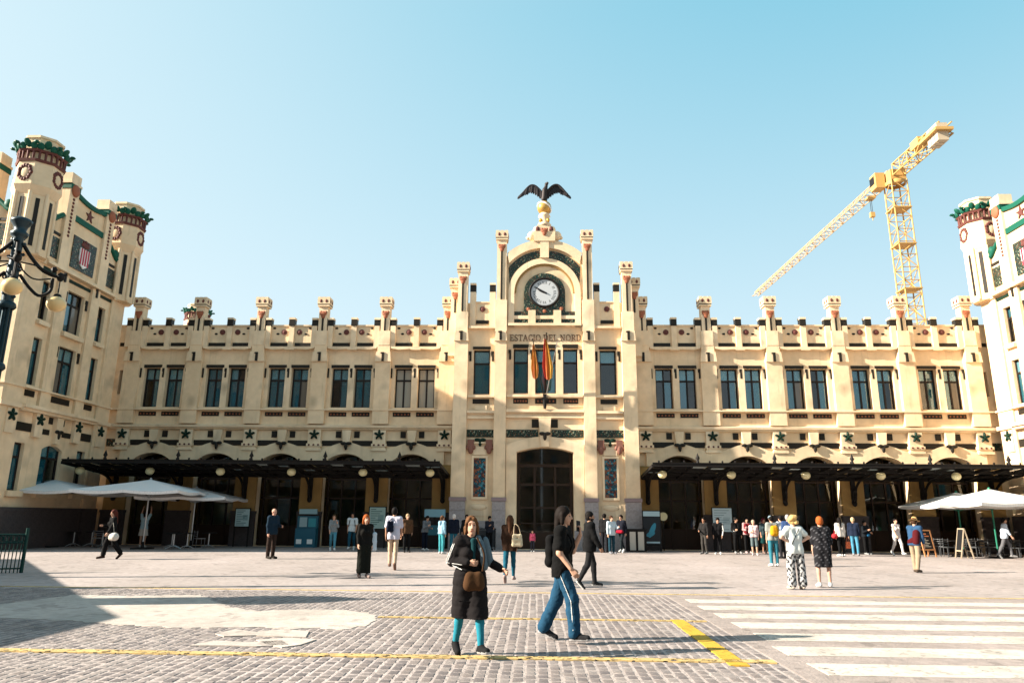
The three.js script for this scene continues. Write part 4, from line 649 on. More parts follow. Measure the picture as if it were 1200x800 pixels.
// ---------------------------------------------------------------- tower crane far behind
{
  const S = [46.9, 0, -48.6], c = thing('tower_crane', 'yellow tower crane with a long lattice jib behind the station', 'crane', S), Hs = 46.0;
  const lattice = (b, a0, a1, n, w0, w1, thick, tri = false) => {
    const A = V(...a0), D = V(...a1), dir = D.clone().sub(A).normalize(), up = Math.abs(dir.y) > 0.9 ? V(1, 0, 0) : V(0, 1, 0), sx = dir.clone().cross(up).normalize(), sy = sx.clone().cross(dir).normalize();
    const corner = (t, k) => { const w = (w0 + (w1 - w0) * t) / 2, p = A.clone().lerp(D, t); const q = tri ? [[-1, -0.6], [1, -0.6], [0, 1]][k] : [[-1, -1], [1, -1], [1, 1], [-1, 1]][k]; return p.addScaledVector(sx, q[0] * w).addScaledVector(sy, q[1] * w); };
    const K = tri ? 3 : 4;
    for (let k = 0; k < K; k++) b.rod(corner(0, k), corner(1, k), thick, thick, 4);
    for (let i = 0; i < n; i++) for (let k = 0; k < K; k++) { const o = (i + k) % 2; b.rod(corner(i / n, (k + o) % K), corner((i + 1) / n, (k + 1 - o) % K), thick * 0.6, thick * 0.6, 4); b.rod(corner(i / n, k), corner(i / n, (k + 1) % K), thick * 0.6, thick * 0.6, 4); }
    return b;
  };
  lattice(B(), [0, 0, 0], [0, Hs - 1, 0], 26, 2.0, 2.0, 0.10).build('mast', M.craneYellow, c);
  const d = [-0.0425, 0, -0.9991], at = (r, y) => [d[0] * r, y, d[2] * r];
  lattice(B(), at(1.5, Hs + 0.6), at(54.2, Hs + 0.6), 32, 1.7, 1.15, 0.085, true).build('jib', M.cranePale, c);
  lattice(B(), at(-1, Hs + 0.3), at(-11.5, Hs + 0.3), 6, 1.5, 1.5, 0.12).build('counter_jib', M.craneYellow, c);
  B().box(-1.0, 1.0, Hs - 1, Hs + 0.4, -1.0, 1.0).lathe([[1.2, -1.5], [1.3, -1.2], [1.2, -1.0]], 0, Hs, 0, 14).build('slewing_unit', M.craneYellow, c);
  const cab = B().box(-2.4, -1.2, Hs - 1.6, Hs + 0.5, -1.8, -0.2).build('cab', M.craneYellow, c); B().box(-2.43, -1.6, Hs - 0.9, Hs + 0.2, -1.83, -0.6).build('cab_window', M.black, cab);
  for (let k = 0; k < 3; k++) B().box(-0.62, 0.62, Hs - 1.3, Hs + 0.9, 9.4 + k * 0.75, 10.05 + k * 0.75).build('counterweight', std(C(0.50, 0.40, 0.28), 0.8), c);
  B().box(-1.05, 1.05, Hs - 0.2, Hs + 0.15, 8.2, 12).box(-0.6, 0.6, Hs + 0.4, Hs + 1.5, 5.6, 7.4).build('counter_deck', M.craneYellow, c);
  B().box(-0.5, 0.5, Hs - 0.2, Hs + 0.1, -7.6, -6.4).build('trolley', M.craneYellow, c); B().rod([0.1, Hs - 0.2, -7], [0.1, Hs - 2.2, -7], 0.035, 0.035, 5).rod([-0.1, Hs - 0.2, -7], [-0.1, Hs - 2.2, -7], 0.035, 0.035, 5).build('hoist_cable', M.iron, c); B().box(-0.3, 0.3, Hs - 2.9, Hs - 2.2, -7.25, -6.75).rod([0, Hs - 2.9, -7], [0, Hs - 3.4, -7], 0.08, 0.05, 6).build('hook_block', M.craneYellow, c);
  for (const y of [24, 30, 36, 41]) B().box(-1.15, 1.15, y, y + 0.14, -1.15, 1.15).build('mast_platform', M.craneYellow, c);
}
// ---------------------------------------------------------------- smooth bodies from joined capsules, meshed with surface nets
function noise3(x, y, z) {
  const xi = Math.floor(x), yi = Math.floor(y), zi = Math.floor(z), f = (t) => t * t * (3 - 2 * t), u = f(x - xi), v = f(y - yi), w = f(z - zi), h = (a, b, c) => hash(xi + a + (zi + c) * 57, yi + b, 5), l = (a, b, t) => a + (b - a) * t;
  return l(l(l(h(0, 0, 0), h(1, 0, 0), u), l(h(0, 1, 0), h(1, 1, 0), u), v), l(l(h(0, 0, 1), h(1, 0, 1), u), l(h(0, 1, 1), h(1, 1, 1), u), v), w);
}
function nets(stages, cell, k, opts = {}) {
  const lo = [1e9, 1e9, 1e9], hi = [-1e9, -1e9, -1e9];
  for (const st of stages) for (const p of st.prims) { const rr = p.c ? Math.max(...p.r) : Math.max(p.ra, p.rb); for (const q of p.c ? [p.c] : [p.a, p.b]) for (let d = 0; d < 3; d++) { lo[d] = Math.min(lo[d], q[d] - rr); hi[d] = Math.max(hi[d], q[d] + rr); } }
  const pad = cell * 2.5 + k * 0.3, n = [0, 1, 2].map((d) => Math.ceil((hi[d] - lo[d] + 2 * pad) / cell) + 1), o = lo.map((v) => v - pad), F = new Float32Array(n[0] * n[1] * n[2]).fill(1), sx = n[0], sxy = n[0] * n[1];
  for (const st of stages) {
    for (const p of st.prims) {
      const rr = p.c ? Math.max(...p.r) : Math.max(p.ra, p.rb), m = rr + k + cell * 2, kk = p.k ?? k, i0 = [], i1 = [];
      for (let d = 0; d < 3; d++) { const mn = p.c ? p.c[d] : Math.min(p.a[d], p.b[d]), mx = p.c ? p.c[d] : Math.max(p.a[d], p.b[d]); i0[d] = Math.max(0, Math.floor((mn - m - o[d]) / cell)); i1[d] = Math.min(n[d] - 1, Math.ceil((mx + m - o[d]) / cell)); }
      const A = p.a, D = p.c ? null : [p.b[0] - A[0], p.b[1] - A[1], p.b[2] - A[2]], dd = D ? D[0] * D[0] + D[1] * D[1] + D[2] * D[2] || 1e-9 : 0, rmin = p.c ? Math.min(...p.r) : 0;
      for (let z = i0[2]; z <= i1[2]; z++) for (let y = i0[1]; y <= i1[1]; y++) for (let x = i0[0]; x <= i1[0]; x++) {
        const X = o[0] + x * cell, Y = o[1] + y * cell, Z = o[2] + z * cell; let d;
        if (D) { const px = X - A[0], py = Y - A[1], pz = Z - A[2]; let t = (px * D[0] + py * D[1] + pz * D[2]) / dd; t = t < 0 ? 0 : t > 1 ? 1 : t; const ex = px - D[0] * t, ey = py - D[1] * t, ez = pz - D[2] * t; d = Math.sqrt(ex * ex + ey * ey + ez * ez) - (p.ra + (p.rb - p.ra) * t); }
        else { const ex = (X - p.c[0]) / p.r[0], ey = (Y - p.c[1]) / p.r[1], ez = (Z - p.c[2]) / p.r[2], l = Math.sqrt(ex * ex + ey * ey + ez * ez), g = Math.sqrt((ex / p.r[0]) ** 2 + (ey / p.r[1]) ** 2 + (ez / p.r[2]) ** 2); d = g > 1e-6 ? l * (l - 1) / g : -rmin; }
        const i = z * sxy + y * sx + x, f = F[i];
        if (p.cut) { if (-d > f) F[i] = -d; continue; }
        const h = Math.max(kk - Math.abs(f - d), 0) / kk; F[i] = Math.min(f, d) - h * h * kk * 0.25;
      }
    }
    if (st.clips) for (const c of st.clips) for (let z = 0, i = 0; z < n[2]; z++) for (let y = 0; y < n[1]; y++) for (let x = 0; x < n[0]; x++, i++) { const e = c.n[0] * (o[0] + x * cell) + c.n[1] * (o[1] + y * cell) + c.n[2] * (o[2] + z * cell) - c.d; if (e > F[i]) F[i] = e; }
  }
  if (opts.noise) for (let z = 0, i = 0; z < n[2]; z++) for (let y = 0; y < n[1]; y++) for (let x = 0; x < n[0]; x++, i++) if (Math.abs(F[i]) < 0.05) { const X = o[0] + x * cell, Y = o[1] + y * cell, Z = o[2] + z * cell; F[i] += opts.noise * 3.2 * (0.75 * noise3(X * 9 + Y * 4, Y * 7 - X * 3, Z * 9) + 0.6 * noise3(X * 19 - Y * 11 + 7, Y * 16 + Z * 9, Z * 19 + X * 7) + 0.45 * noise3(X * 36 + Y * 22, Y * 44 - X * 16, Z * 38 + 3) - 0.9); }
  if (opts.quilt) for (let z = 0, i = 0; z < n[2]; z++) for (let y = 0; y < n[1]; y++) for (let x = 0; x < n[0]; x++, i++) if (Math.abs(F[i]) < 0.04) F[i] += 0.006 * Math.pow(Math.abs(Math.cos((o[1] + y * cell) * Math.PI / 0.115)), 6);
  const id = new Int32Array(F.length).fill(-1), pos = [], idx = [], off = [0, 1, sx, sx + 1, sxy, sxy + 1, sxy + sx, sxy + sx + 1], edges = [[0, 1], [2, 3], [4, 5], [6, 7], [0, 2], [1, 3], [4, 6], [5, 7], [0, 4], [1, 5], [2, 6], [3, 7]];
  for (let z = 0; z < n[2] - 1; z++) for (let y = 0; y < n[1] - 1; y++) for (let x = 0; x < n[0] - 1; x++) {
    const i = z * sxy + y * sx + x; let neg = 0; for (let c = 0; c < 8; c++) if (F[i + off[c]] < 0) neg++;
    if (neg === 0 || neg === 8) continue;
    let cx = 0, cy = 0, cz = 0, m = 0;
    for (const [a, b] of edges) { const fa = F[i + off[a]], fb = F[i + off[b]]; if ((fa < 0) === (fb < 0)) continue; const t = fa / (fa - fb); cx += (a & 1) + ((b & 1) - (a & 1)) * t; cy += ((a >> 1) & 1) + (((b >> 1) & 1) - ((a >> 1) & 1)) * t; cz += (a >> 2) + ((b >> 2) - (a >> 2)) * t; m++; }
    id[i] = pos.length / 3; pos.push(o[0] + (x + cx / m) * cell, o[1] + (y + cy / m) * cell, o[2] + (z + cz / m) * cell);
  }
  const quad = (a, b, c, d, flip) => { if (a < 0 || b < 0 || c < 0 || d < 0) return; if (flip) idx.push(a, c, b, a, d, c); else idx.push(a, b, c, a, c, d); };
  for (let z = 1; z < n[2] - 1; z++) for (let y = 1; y < n[1] - 1; y++) for (let x = 1; x < n[0] - 1; x++) {
    const i = z * sxy + y * sx + x, f = F[i] < 0;
    if (f !== F[i + 1] < 0) quad(id[i], id[i - sx], id[i - sx - sxy], id[i - sxy], f);
    if (f !== F[i + sx] < 0) quad(id[i], id[i - sxy], id[i - sxy - 1], id[i - 1], f);
    if (f !== F[i + sxy] < 0) quad(id[i], id[i - 1], id[i - 1 - sx], id[i - sx], f);
  }
  const g = new THREE.BufferGeometry(); g.setAttribute('position', new THREE.Float32BufferAttribute(pos, 3)); g.setIndex(idx); g.computeVertexNormals();
  if (opts.color) { const c = new Float32Array(pos.length); for (let v = 0; v < pos.length; v += 3) { const q = opts.color(pos[v], pos[v + 1], pos[v + 2]); c[v] = q[0]; c[v + 1] = q[1]; c[v + 2] = q[2]; } g.setAttribute('color', new THREE.Float32BufferAttribute(c, 3)); }
  return g;
}
const add3 = (a, b, s = 1) => [a[0] + b[0] * s, a[1] + b[1] * s, a[2] + b[2] * s];
const unit = (a) => { const l = Math.hypot(...a) || 1; return [a[0] / l, a[1] / l, a[2] / l]; };
const mix3 = (a, b, t) => [a[0] + (b[0] - a[0]) * t, a[1] + (b[1] - a[1]) * t, a[2] + (b[2] - a[2]) * t];
const dye = (c) => c.map((v) => v * (0.5 + 0.3 * Math.min(1, v / 0.5)));
const fabricCache = {};
function fabric(c, rough = 0.92) { const k = c.join() + rough; return fabricCache[k] ?? (fabricCache[k] = std(C(...dye(c)), rough, { specularIntensity: 0.2 })); }
const vertexMat = std(C(0.72, 0.72, 0.72), 0.85, { vertexColors: true, specularIntensity: 0.25 });
const skinMat = std(C(0.9, 0.9, 0.9), 0.6, { vertexColors: true, specularIntensity: 0.5 });
const SKIN = [0.50, 0.285, 0.195], SKIN2 = [0.38, 0.20, 0.125];
const POSE = {
  stand: {}, 
  walk: { thL: [0.0, -1, 0.42], shL: [0, -1, 0.10], thR: [0, -1, -0.22], shR: [0, -1, -0.62], footR: [0, -0.75, 0.7], uaL: [0.14, -1, -0.30], faL: [0.02, -1, 0.10], uaR: [-0.14, -1, 0.25], faR: [0.02, -1, 0.55] },
  walkB: { thR: [0.0, -1, 0.42], shR: [0, -1, 0.10], thL: [0, -1, -0.22], shL: [0, -1, -0.62], footL: [0, -0.75, 0.7], uaR: [-0.14, -1, -0.30], faR: [-0.02, -1, 0.10], uaL: [0.14, -1, 0.25], faL: [0.0, -1, 0.55] },
  phone: { uaR: [-0.15, -1, 0.12], faR: [0.25, 0.35, 0.8], uaL: [0.12, -1, 0.05], faL: [-0.3, -0.1, 0.9] },
  hips: { uaL: [0.75, -0.75, -0.2], faL: [-0.85, -0.5, 0.1], uaR: [-0.75, -0.75, -0.2], faR: [0.85, -0.5, 0.1] },
  seated: { thL: [0.1, -0.15, 1], thR: [-0.1, -0.15, 1], shL: [0, -1, 0.05], shR: [0, -1, 0.05], uaL: [0.1, -0.9, 0.4], faL: [-0.2, -0.2, 1], uaR: [-0.1, -0.9, 0.4], faR: [0.2, -0.2, 1] },
};
function person(o) {
  const P = { thL: [0.04, -1, 0.03], shL: [0.0, -1, -0.03], thR: [-0.04, -1, 0.03], shR: [0.0, -1, -0.03], footL: [0.12, -0.1, 1], footR: [-0.12, -0.1, 1], uaL: [0.16, -1, -0.03], faL: [0.04, -1, 0.16], uaR: [-0.16, -1, -0.03], faR: [-0.04, -1, 0.16], torso: [0, 1, 0.02], headYaw: 0, headPitch: 0, ...(o.pose || {}) };
  const s = o.H / 1.75, w = o.woman, f = (o.fat ?? 1), cell = o.cell ?? 0.02, T = unit(P.torso), sw = (w ? 0.155 : 0.178);
  const J = {}; const pel = [0, 0, 0];
  for (const S of ['L', 'R']) { const q = S === 'L' ? 1 : -1; J['hip' + S] = [q * 0.088, -0.02, 0]; J['kn' + S] = add3(J['hip' + S], unit(P['th' + S]), 0.43); J['an' + S] = add3(J['kn' + S], unit(P['sh' + S]), 0.42); const fd = unit(P['foot' + S]); J['fd' + S] = fd; J['toe' + S] = add3(add3(J['an' + S], [0, -0.045, 0]), fd, 0.155); }
  const low = Math.min(...['L', 'R'].map((S) => Math.min(J['an' + S][1] - 0.085, J['toe' + S][1] - 0.04))), Y = -low;
  for (const k of Object.keys(J)) if (!k.startsWith('fd')) J[k] = [J[k][0] * s, (J[k][1] + Y) * s, J[k][2] * s];
  const at = (x, y, z = 0) => [x * s + T[0] * y * s, (Y) * s + T[1] * y * s, z * s + T[2] * y * s];     // along the spine from the pelvis
  const tw = P.twist ?? 0, sh = (q) => { const a = at(0, 0.465); return [a[0] + q * sw * s * Math.cos(tw), a[1], a[2] - q * sw * s * Math.sin(tw)]; };
  for (const S of ['L', 'R']) { const q = S === 'L' ? 1 : -1; J['sh' + S] = sh(q); J['el' + S] = add3(J['sh' + S], unit(P['ua' + S]), 0.285 * s); J['wr' + S] = add3(J['el' + S], unit(P['fa' + S]), 0.25 * s); }
  const cap = (a, b, ra, rb, k) => ({ a, b, ra: ra * s, rb: rb * s, ...(k ? { k } : {}) }), ell = (c, r) => ({ c, r: r.map((v) => v * s) });
  const hc = add3(at(0, 0.665), [0, 0, 0.015 * s]);
  const torso = (g, wide = 0) => { const a = []; for (const q of [-1, 1]) a.push(cap(at(q * 0.072, -0.03), at(q * 0.068, 0.08), (w ? 0.108 : 0.100) * f + g, 0.098 * f + g), cap(at(q * 0.058, 0.08), at(q * 0.066, 0.26), 0.090 * f + g, 0.096 * f + g), cap(at(q * 0.074, 0.26, 0.005), at(q * 0.088, 0.40), (w ? 0.098 : 0.108) * f + g, 0.078 + g)); a.push(cap(J.shL, J.shR, 0.056 + g, 0.056 + g)); if (w) for (const q of [-1, 1]) a.push(ell(at(q * 0.07, 0.30, 0.085), [0.065 + g, 0.065 + g, 0.055 + g])); return a; };
  const arm = (S, g, t0 = 1, t1 = 1) => { const r = [cap(J['sh' + S], mix3(J['sh' + S], J['el' + S], t0), 0.050 + g, (t0 < 1 ? 0.046 : 0.040) + g)]; if (t1 > 0 && t0 >= 1) r.push(cap(J['el' + S], mix3(J['el' + S], J['wr' + S], t1), 0.040 + g, 0.030 + g)); return r; };
  const leg = (S, g, low = 0, t = 1) => [cap(J['hip' + S], J['kn' + S], (w ? 0.088 : 0.082) * f + g, 0.056 + g + low * 0.4), cap(J['kn' + S], mix3(J['kn' + S], J['an' + S], t), 0.055 + g + low * 0.4, 0.036 + g + low), ell(add3(mix3(J['kn' + S], J['an' + S], 0.3), [0, 0, -0.018 * s]), [0.042 + g, 0.09, 0.042 + g])];
  const root = thing('person', o.label, 'person', [o.x, 0, o.z], o.turn, o.group);
  const skin = o.skin ?? SKIN, geos = [];
  const body = [...torso(-0.012), cap(at(0, 0.46), hc, 0.052, 0.05), ...arm('L', 0), ...arm('R', 0), ...leg('L', 0), ...leg('R', 0)]; for (const S of ['L', 'R']) body.push(cap(add3(J['an' + S], [0, -0.02 * s, 0]), J['toe' + S], 0.036, 0.028));
  geos.push(nets([{ prims: body }], Math.max(cell, 0.013), 0.03 * s, { color: () => skin }));
  // head, in its own fine grid
  { const hair = o.hair?.color ?? [0.03, 0.02, 0.015];
    const hp = [ell([0, 0.028 * s, -0.015 * s], [0.074, 0.092, 0.094]), ell([0, -0.035 * s, 0.020 * s], [0.057, 0.083, 0.068]), ell([0, -0.098 * s, 0.052 * s], [0.026, 0.022, 0.024]), cap([0, 0.012 * s, 0.086 * s], [0, -0.026 * s, 0.104 * s], 0.008, 0.013, 0.008), cap([-0.014 * s, -0.030 * s, 0.092 * s], [0.014 * s, -0.030 * s, 0.092 * s], 0.009, 0.009, 0.008), cap([-0.036 * s, 0.030 * s, 0.072 * s], [0.036 * s, 0.030 * s, 0.072 * s], 0.014, 0.014, 0.01), cap([-0.02 * s, -0.062 * s, 0.078 * s], [0.02 * s, -0.062 * s, 0.078 * s], 0.010, 0.010, 0.008), ell([0.077 * s, -0.008 * s, -0.008 * s], [0.012, 0.032, 0.02]), ell([-0.077 * s, -0.008 * s, -0.008 * s], [0.012, 0.032, 0.02]), cap([0, -0.06 * s, -0.01 * s], [0, -0.15 * s, -0.02 * s], 0.05, 0.052)];
    const g = nets([{ prims: hp }], o.headCell ?? 0.009, 0.014, { color: (x, y, z) => { const ex = Math.hypot(Math.abs(x) - 0.030 * s, (y - 0.006 * s) * 1.5); if (z > 0.05 * s && ex < 0.011 * s) return [0.03, 0.02, 0.02]; if (z > 0.06 * s && Math.abs(y - 0.036 * s) < 0.006 * s && Math.abs(x) > 0.014 * s && Math.abs(x) < 0.046 * s) return hair; if (z > 0.075 * s && Math.abs(y + 0.062 * s) < 0.009 * s && Math.abs(x) < 0.024 * s) return [skin[0] * 0.9, skin[1] * 0.62, skin[2] * 0.6]; if (o.beard && z > 0.0 && y < -0.045 * s && y > -0.125 * s) return hair; return skin; } });
    const m = new THREE.Matrix4().makeRotationFromEuler(new THREE.Euler(P.headPitch, P.headYaw, P.headTilt ?? 0, 'YXZ')).setPosition(...hc); g.applyMatrix4(m); geos.push(g);
    // hair and hats turn with the head
    if (o.hair && o.hair.type !== 'bald') {
      const H = o.hair, e = H.type === 'tail' || H.type === 'bun' ? 0.007 : 0.013, st = [{ prims: [ell([0, 0.034 * s, -0.020 * s], [0.078 + e, 0.094 + e, 0.094 + e]), ell([0, -0.02 * s, -0.045 * s], [0.072 + e, 0.075, 0.062 + e])], clips: [{ n: unit([0, -0.62, 0.78]), d: (H.type === 'tail' || H.type === 'bun' ? 0.014 : 0.026) * s }] }], x2 = [];
      if (H.type === 'long' || H.type === 'shoulder') { const L = H.len ?? (H.type === 'long' ? 0.34 : 0.2); x2.push(cap([0, 0.0, -0.075 * s], [0, -L * s, -0.085 * s], 0.066, 0.052)); for (const q of [-1, 1]) x2.push(cap([q * 0.072 * s, 0.02 * s, -0.02 * s], [q * 0.080 * s, -(L - 0.06) * s, -0.02 * s], 0.034, 0.028)); }
      if (H.type === 'tail') x2.push(cap([0, 0.03 * s, -0.11 * s], [0, -0.18 * s, -0.13 * s], 0.035, 0.022));
      if (H.locks) for (const q of [-1, 1]) x2.push(cap([q * 0.030 * s, 0.098 * s, 0.052 * s], [q * 0.072 * s, 0.03 * s, 0.040 * s], 0.016, 0.017), cap([q * 0.072 * s, 0.03 * s, 0.040 * s], [q * 0.078 * s, -0.075 * s, 0.012 * s], 0.017, 0.012), cap([q * 0.082 * s, -0.02 * s, -0.03 * s], [q * 0.085 * s, -0.14 * s, -0.02 * s], 0.024, 0.016));
      if (H.type === 'bun') x2.push(ell([0, 0.07 * s, -0.10 * s], [0.045, 0.045, 0.045]));
      if (H.type === 'curly') for (let q = 0; q < 14; q++) { const a = q * 2.4; x2.push(ell([Math.sin(a) * 0.09 * s, (0.06 + 0.07 * Math.cos(q * 1.3)) * s - 0.03 * s, (-0.04 + 0.06 * Math.cos(a)) * s - 0.02 * s], [0.045, 0.05, 0.045])); }
      st.push({ prims: x2 });
      const hg = nets(st, o.headCell ?? 0.010, 0.02, { noise: 0.0022 }); hg.applyMatrix4(m); part(hg, fabric(H.color, 0.7), 'hair', root);
    }
    if (o.hat) { const b = o.hat.type === 'cap' ? B().ball(0, 0.05 * s, -0.015 * s, 0.095 * s, 0.088 * s, 0.108 * s, 14, 9).box(-0.06, 0.06, 0.035, 0.047, 0.06, 0.17) : B().lathe([[0, 0.16], [0.06, 0.158], [0.085, 0.12], [0.092, 0.055], [0.17, 0.035], [0.175, 0.028], [0.09, 0.042], [0.0, 0.05]], 0, 0, -0.01, 22); const hg = b.geometry(); hg.applyMatrix4(m); part(hg, fabric(o.hat.color), 'hat', root); }
  }
  // hands with five fingers
  for (const S of ['L', 'R']) {
    const q = S === 'L' ? 1 : -1, dir = unit(P['hand' + S] ?? P['fa' + S]), c = P['curl' + S] ?? 0.35, hp = [], u = s * (w ? 0.93 : 1);
    const X4 = [-0.030, -0.010, 0.010, 0.029].map((v) => v * -q), len = [0.058, 0.076, 0.083, 0.074];
    for (let k = 0; k < 4; k++) {
      const kn = [X4[k] * u, -0.088 * u, 0]; hp.push({ a: [X4[k] * 0.6 * u, -0.01 * u, 0], b: kn, ra: 0.014 * u, rb: 0.0125 * u });
      let p = kn, a = c * 0.7; for (const [fr, r0, r1] of [[0.45, 0.0095, 0.009], [0.32, 0.009, 0.0085], [0.23, 0.0085, 0.0075]]) { const e = [p[0] * 1.01, p[1] - Math.cos(a) * len[3 - k] * fr * u * 1.0, p[2] + Math.sin(a) * len[3 - k] * fr * u]; hp.push({ a: p, b: e, ra: r0 * u, rb: r1 * u, k: 0.004 }); p = e; a += c * 1.2; }
    }
    const t0 = [q * 0.018 * u, -0.02 * u, 0.008 * u], t1 = [q * 0.042 * u, -0.055 * u, 0.020 * u], t2 = [q * 0.046 * u, -0.088 * u, 0.030 * u + c * 0.01]; hp.push({ a: t0, b: t1, ra: 0.014 * u, rb: 0.011 * u }, { a: t1, b: t2, ra: 0.0105 * u, rb: 0.0085 * u, k: 0.004 });
    const g = nets([{ prims: hp }], o.handCell ?? 0.0085, 0.008, { color: () => skin });
    const Yx = V(...dir).negate(), Zx = V(...(P['palm' + S] ?? [-q, 0, -0.15])); Zx.addScaledVector(Yx, -Zx.dot(Yx)).normalize(); const Xx = Yx.clone().cross(Zx);
    g.applyMatrix4(new THREE.Matrix4().makeBasis(Xx, Yx, Zx).setPosition(...J['wr' + S])); geos.push(g);
    J['hand' + S] = add3(J['wr' + S], dir, 0.07 * s);
  }
  part(mergeGeometries(geos.map((g) => g.toNonIndexed())), skinMat, 'body', root);
  const gc = Math.max(cell * 0.9, 0.011), garment = (name, st, c, noise = 0.003, color, quilt) => part(nets(st, gc, 0.035 * s, { noise, color, quilt }), color ? vertexMat : fabric(c), name, root);
  const down = (y) => ({ n: [0, -1, 0], d: -y }), hipY = Y * s;
  // lower garments
  const b = o.bottom;
  if (b && b.type === 'trousers') { const lo = Math.max(0.006, b.loose ?? 0.008), fl = b.flare ?? 0.01, st = [{ prims: [cap(at(-0.07, -0.03), at(-0.06, 0.09), 0.104 * f + lo, 0.096 * f + lo), cap(at(0.07, -0.03), at(0.06, 0.09), 0.104 * f + lo, 0.096 * f + lo), ...leg('L', lo, fl, b.len ?? 0.97), ...leg('R', lo, fl, b.len ?? 0.97)] }]; garment('trousers', st, b.color, b.noise ?? 0.0028, b.pattern); }
  if (b && b.type === 'skirt') { const y = b.hem * s, fl = b.flare ?? 0.03; garment('skirt', [{ prims: [-1, 1].flatMap((q) => [cap(at(q * 0.07, 0.09), at(q * 0.075, -0.08), 0.10 * f, 0.125 * f), cap(at(q * 0.075, -0.08), [q * (0.085 + fl) * s, y - 0.1 * s, mix3(J.knL, J.knR, 0.5)[2] * 0.6], 0.125 * f, 0.12 * f + fl)]), clips: [down(y)] }], b.color, 0.004, b.pattern); }
  // upper garments
  const t = o.top;
  if (t) {
    const g = t.loose ?? 0.014, hem = hipY + (t.hem ?? -0.06) * s, st = [];
    const base = torso(g); if (t.coat) for (const q of [-1, 1]) base.push(cap(at(q * 0.075, 0.0), [q * 0.085 * s, t.coat * s - 0.08 * s, q > 0 ? J.knL[2] * 0.75 : J.knR[2] * 0.75], 0.125 * f + g, 0.12 * f + g)); else base.push(cap(at(-0.07, -0.03), at(-0.075, -0.14), 0.106 * f + g, 0.10 * f + g), cap(at(0.07, -0.03), at(0.075, -0.14), 0.106 * f + g, 0.10 * f + g));
    st.push({ prims: base, clips: [down(t.coat ? t.coat * s : hem), ...(t.neck ? [] : [])] });
    st.push({ prims: [...(t.sleeve === 0 ? [] : t.sleeve < 1 ? [...arm('L', g + 0.006, t.sleeve, 0), ...arm('R', g + 0.006, t.sleeve, 0)] : [...arm('L', g * 0.75, 1, t.sleeve - 1), ...arm('R', g * 0.75, 1, t.sleeve - 1)])] });
    if (t.hood) st.push({ prims: [cap(at(-0.08, 0.50, -0.03), at(0.08, 0.50, -0.03), 0.05, 0.05), cap(at(0, 0.47, -0.11), at(0, 0.40, -0.12), 0.075, 0.06), cap(at(-0.085, 0.51, 0.02), at(-0.04, 0.44, 0.09), 0.035, 0.03), cap(at(0.085, 0.51, 0.02), at(0.04, 0.44, 0.09), 0.035, 0.03)] });
    if (t.collar) st.push({ prims: [cap(at(-0.045, 0.5, 0.0), at(0.045, 0.5, 0.0), 0.045, 0.045)] });
    garment(t.coat ? 'coat' : t.kind ?? 'top', st, t.color, t.noise ?? 0.003, t.pattern, t.quilt);
    for (const e of t.extra ?? []) garment(e.name, [{ prims: e.prims(at, J, s, cap, ell) }], e.color, 0.001);
  }
  for (const e of o.extras ?? []) part(nets([{ prims: e.prims(at, J, s, cap, ell) }], e.cell ?? gc * 0.8, 0.012, { noise: e.noise ?? 0.0005 }), fabric(e.color), e.name, root);
  for (const S of ['L', 'R']) { // shoes
    const c = o.shoes ?? [0.02, 0.02, 0.02], sole = o.sole ?? c, fd = J['fd' + S], an = J['an' + S], heel = add3(add3(an, [0, -0.042 * s, 0]), fd, -0.035 * s), toe = J['toe' + S], up = unit([-fd[0] * fd[1], 1 - fd[1] * fd[1], -fd[2] * fd[1]]), d0 = (heel[0] * up[0] + heel[1] * up[1] + heel[2] * up[2]) - 0.040 * s;
    const g = nets([{ prims: [cap(heel, add3(toe, fd, 0.02 * s), 0.047, 0.043), cap(an, add3(toe, fd, -0.05 * s), 0.048, 0.043)], clips: [{ n: up.map((v) => -v), d: -d0 }] }], Math.min(cell, 0.014), 0.02, { color: (x, y, z) => (x * up[0] + y * up[1] + z * up[2] - d0 < 0.024 * s ? sole : c) });
    part(g, vertexMat, 'shoe', root);
  }
  root.updateMatrixWorld(true);
  return { root, J, at, s, world: (p) => V(...p).applyMatrix4(root.matrixWorld) };
}
// bags and things in hands
function bag(name, label, category, p, size, colour, turn = 0, strap) {
  const b = thing(name, label, category, [p.x, p.y, p.z], turn), [w, h, d] = size;
  part(nets([{ prims: [-1, 1].flatMap((q) => [{ a: [q * (w / 2 - d / 2), -h / 2 + d / 2, 0], b: [q * (w / 2 - d / 2) * 0.9, h / 2 - d / 2, 0], ra: d / 2, rb: d / 2 * 0.85 }]).concat([{ a: [-(w / 2 - d / 2), -h / 2 + d / 2, 0], b: [w / 2 - d / 2, -h / 2 + d / 2, 0], ra: d / 2, rb: d / 2 }, { a: [-(w / 2 - d / 2) * 0.9, 0, 0], b: [(w / 2 - d / 2) * 0.9, 0, 0], ra: d / 2, rb: d / 2 }, { a: [-(w / 2 - d / 2) * 0.85, h / 2 - d / 2, 0], b: [(w / 2 - d / 2) * 0.85, h / 2 - d / 2, 0], ra: d / 2 * 0.8, rb: d / 2 * 0.8 }]) }], Math.max(0.011, d / 9), 0.03, { noise: 0.002 }), fabric(colour), 'bag_body', b);
  if (strap) B().tube(strap.map((q) => [q[0], q[1], q[2]]), 0.011, 18, 6).build('strap', fabric(colour.map((v) => v * 0.7)), b);
  return b;
}
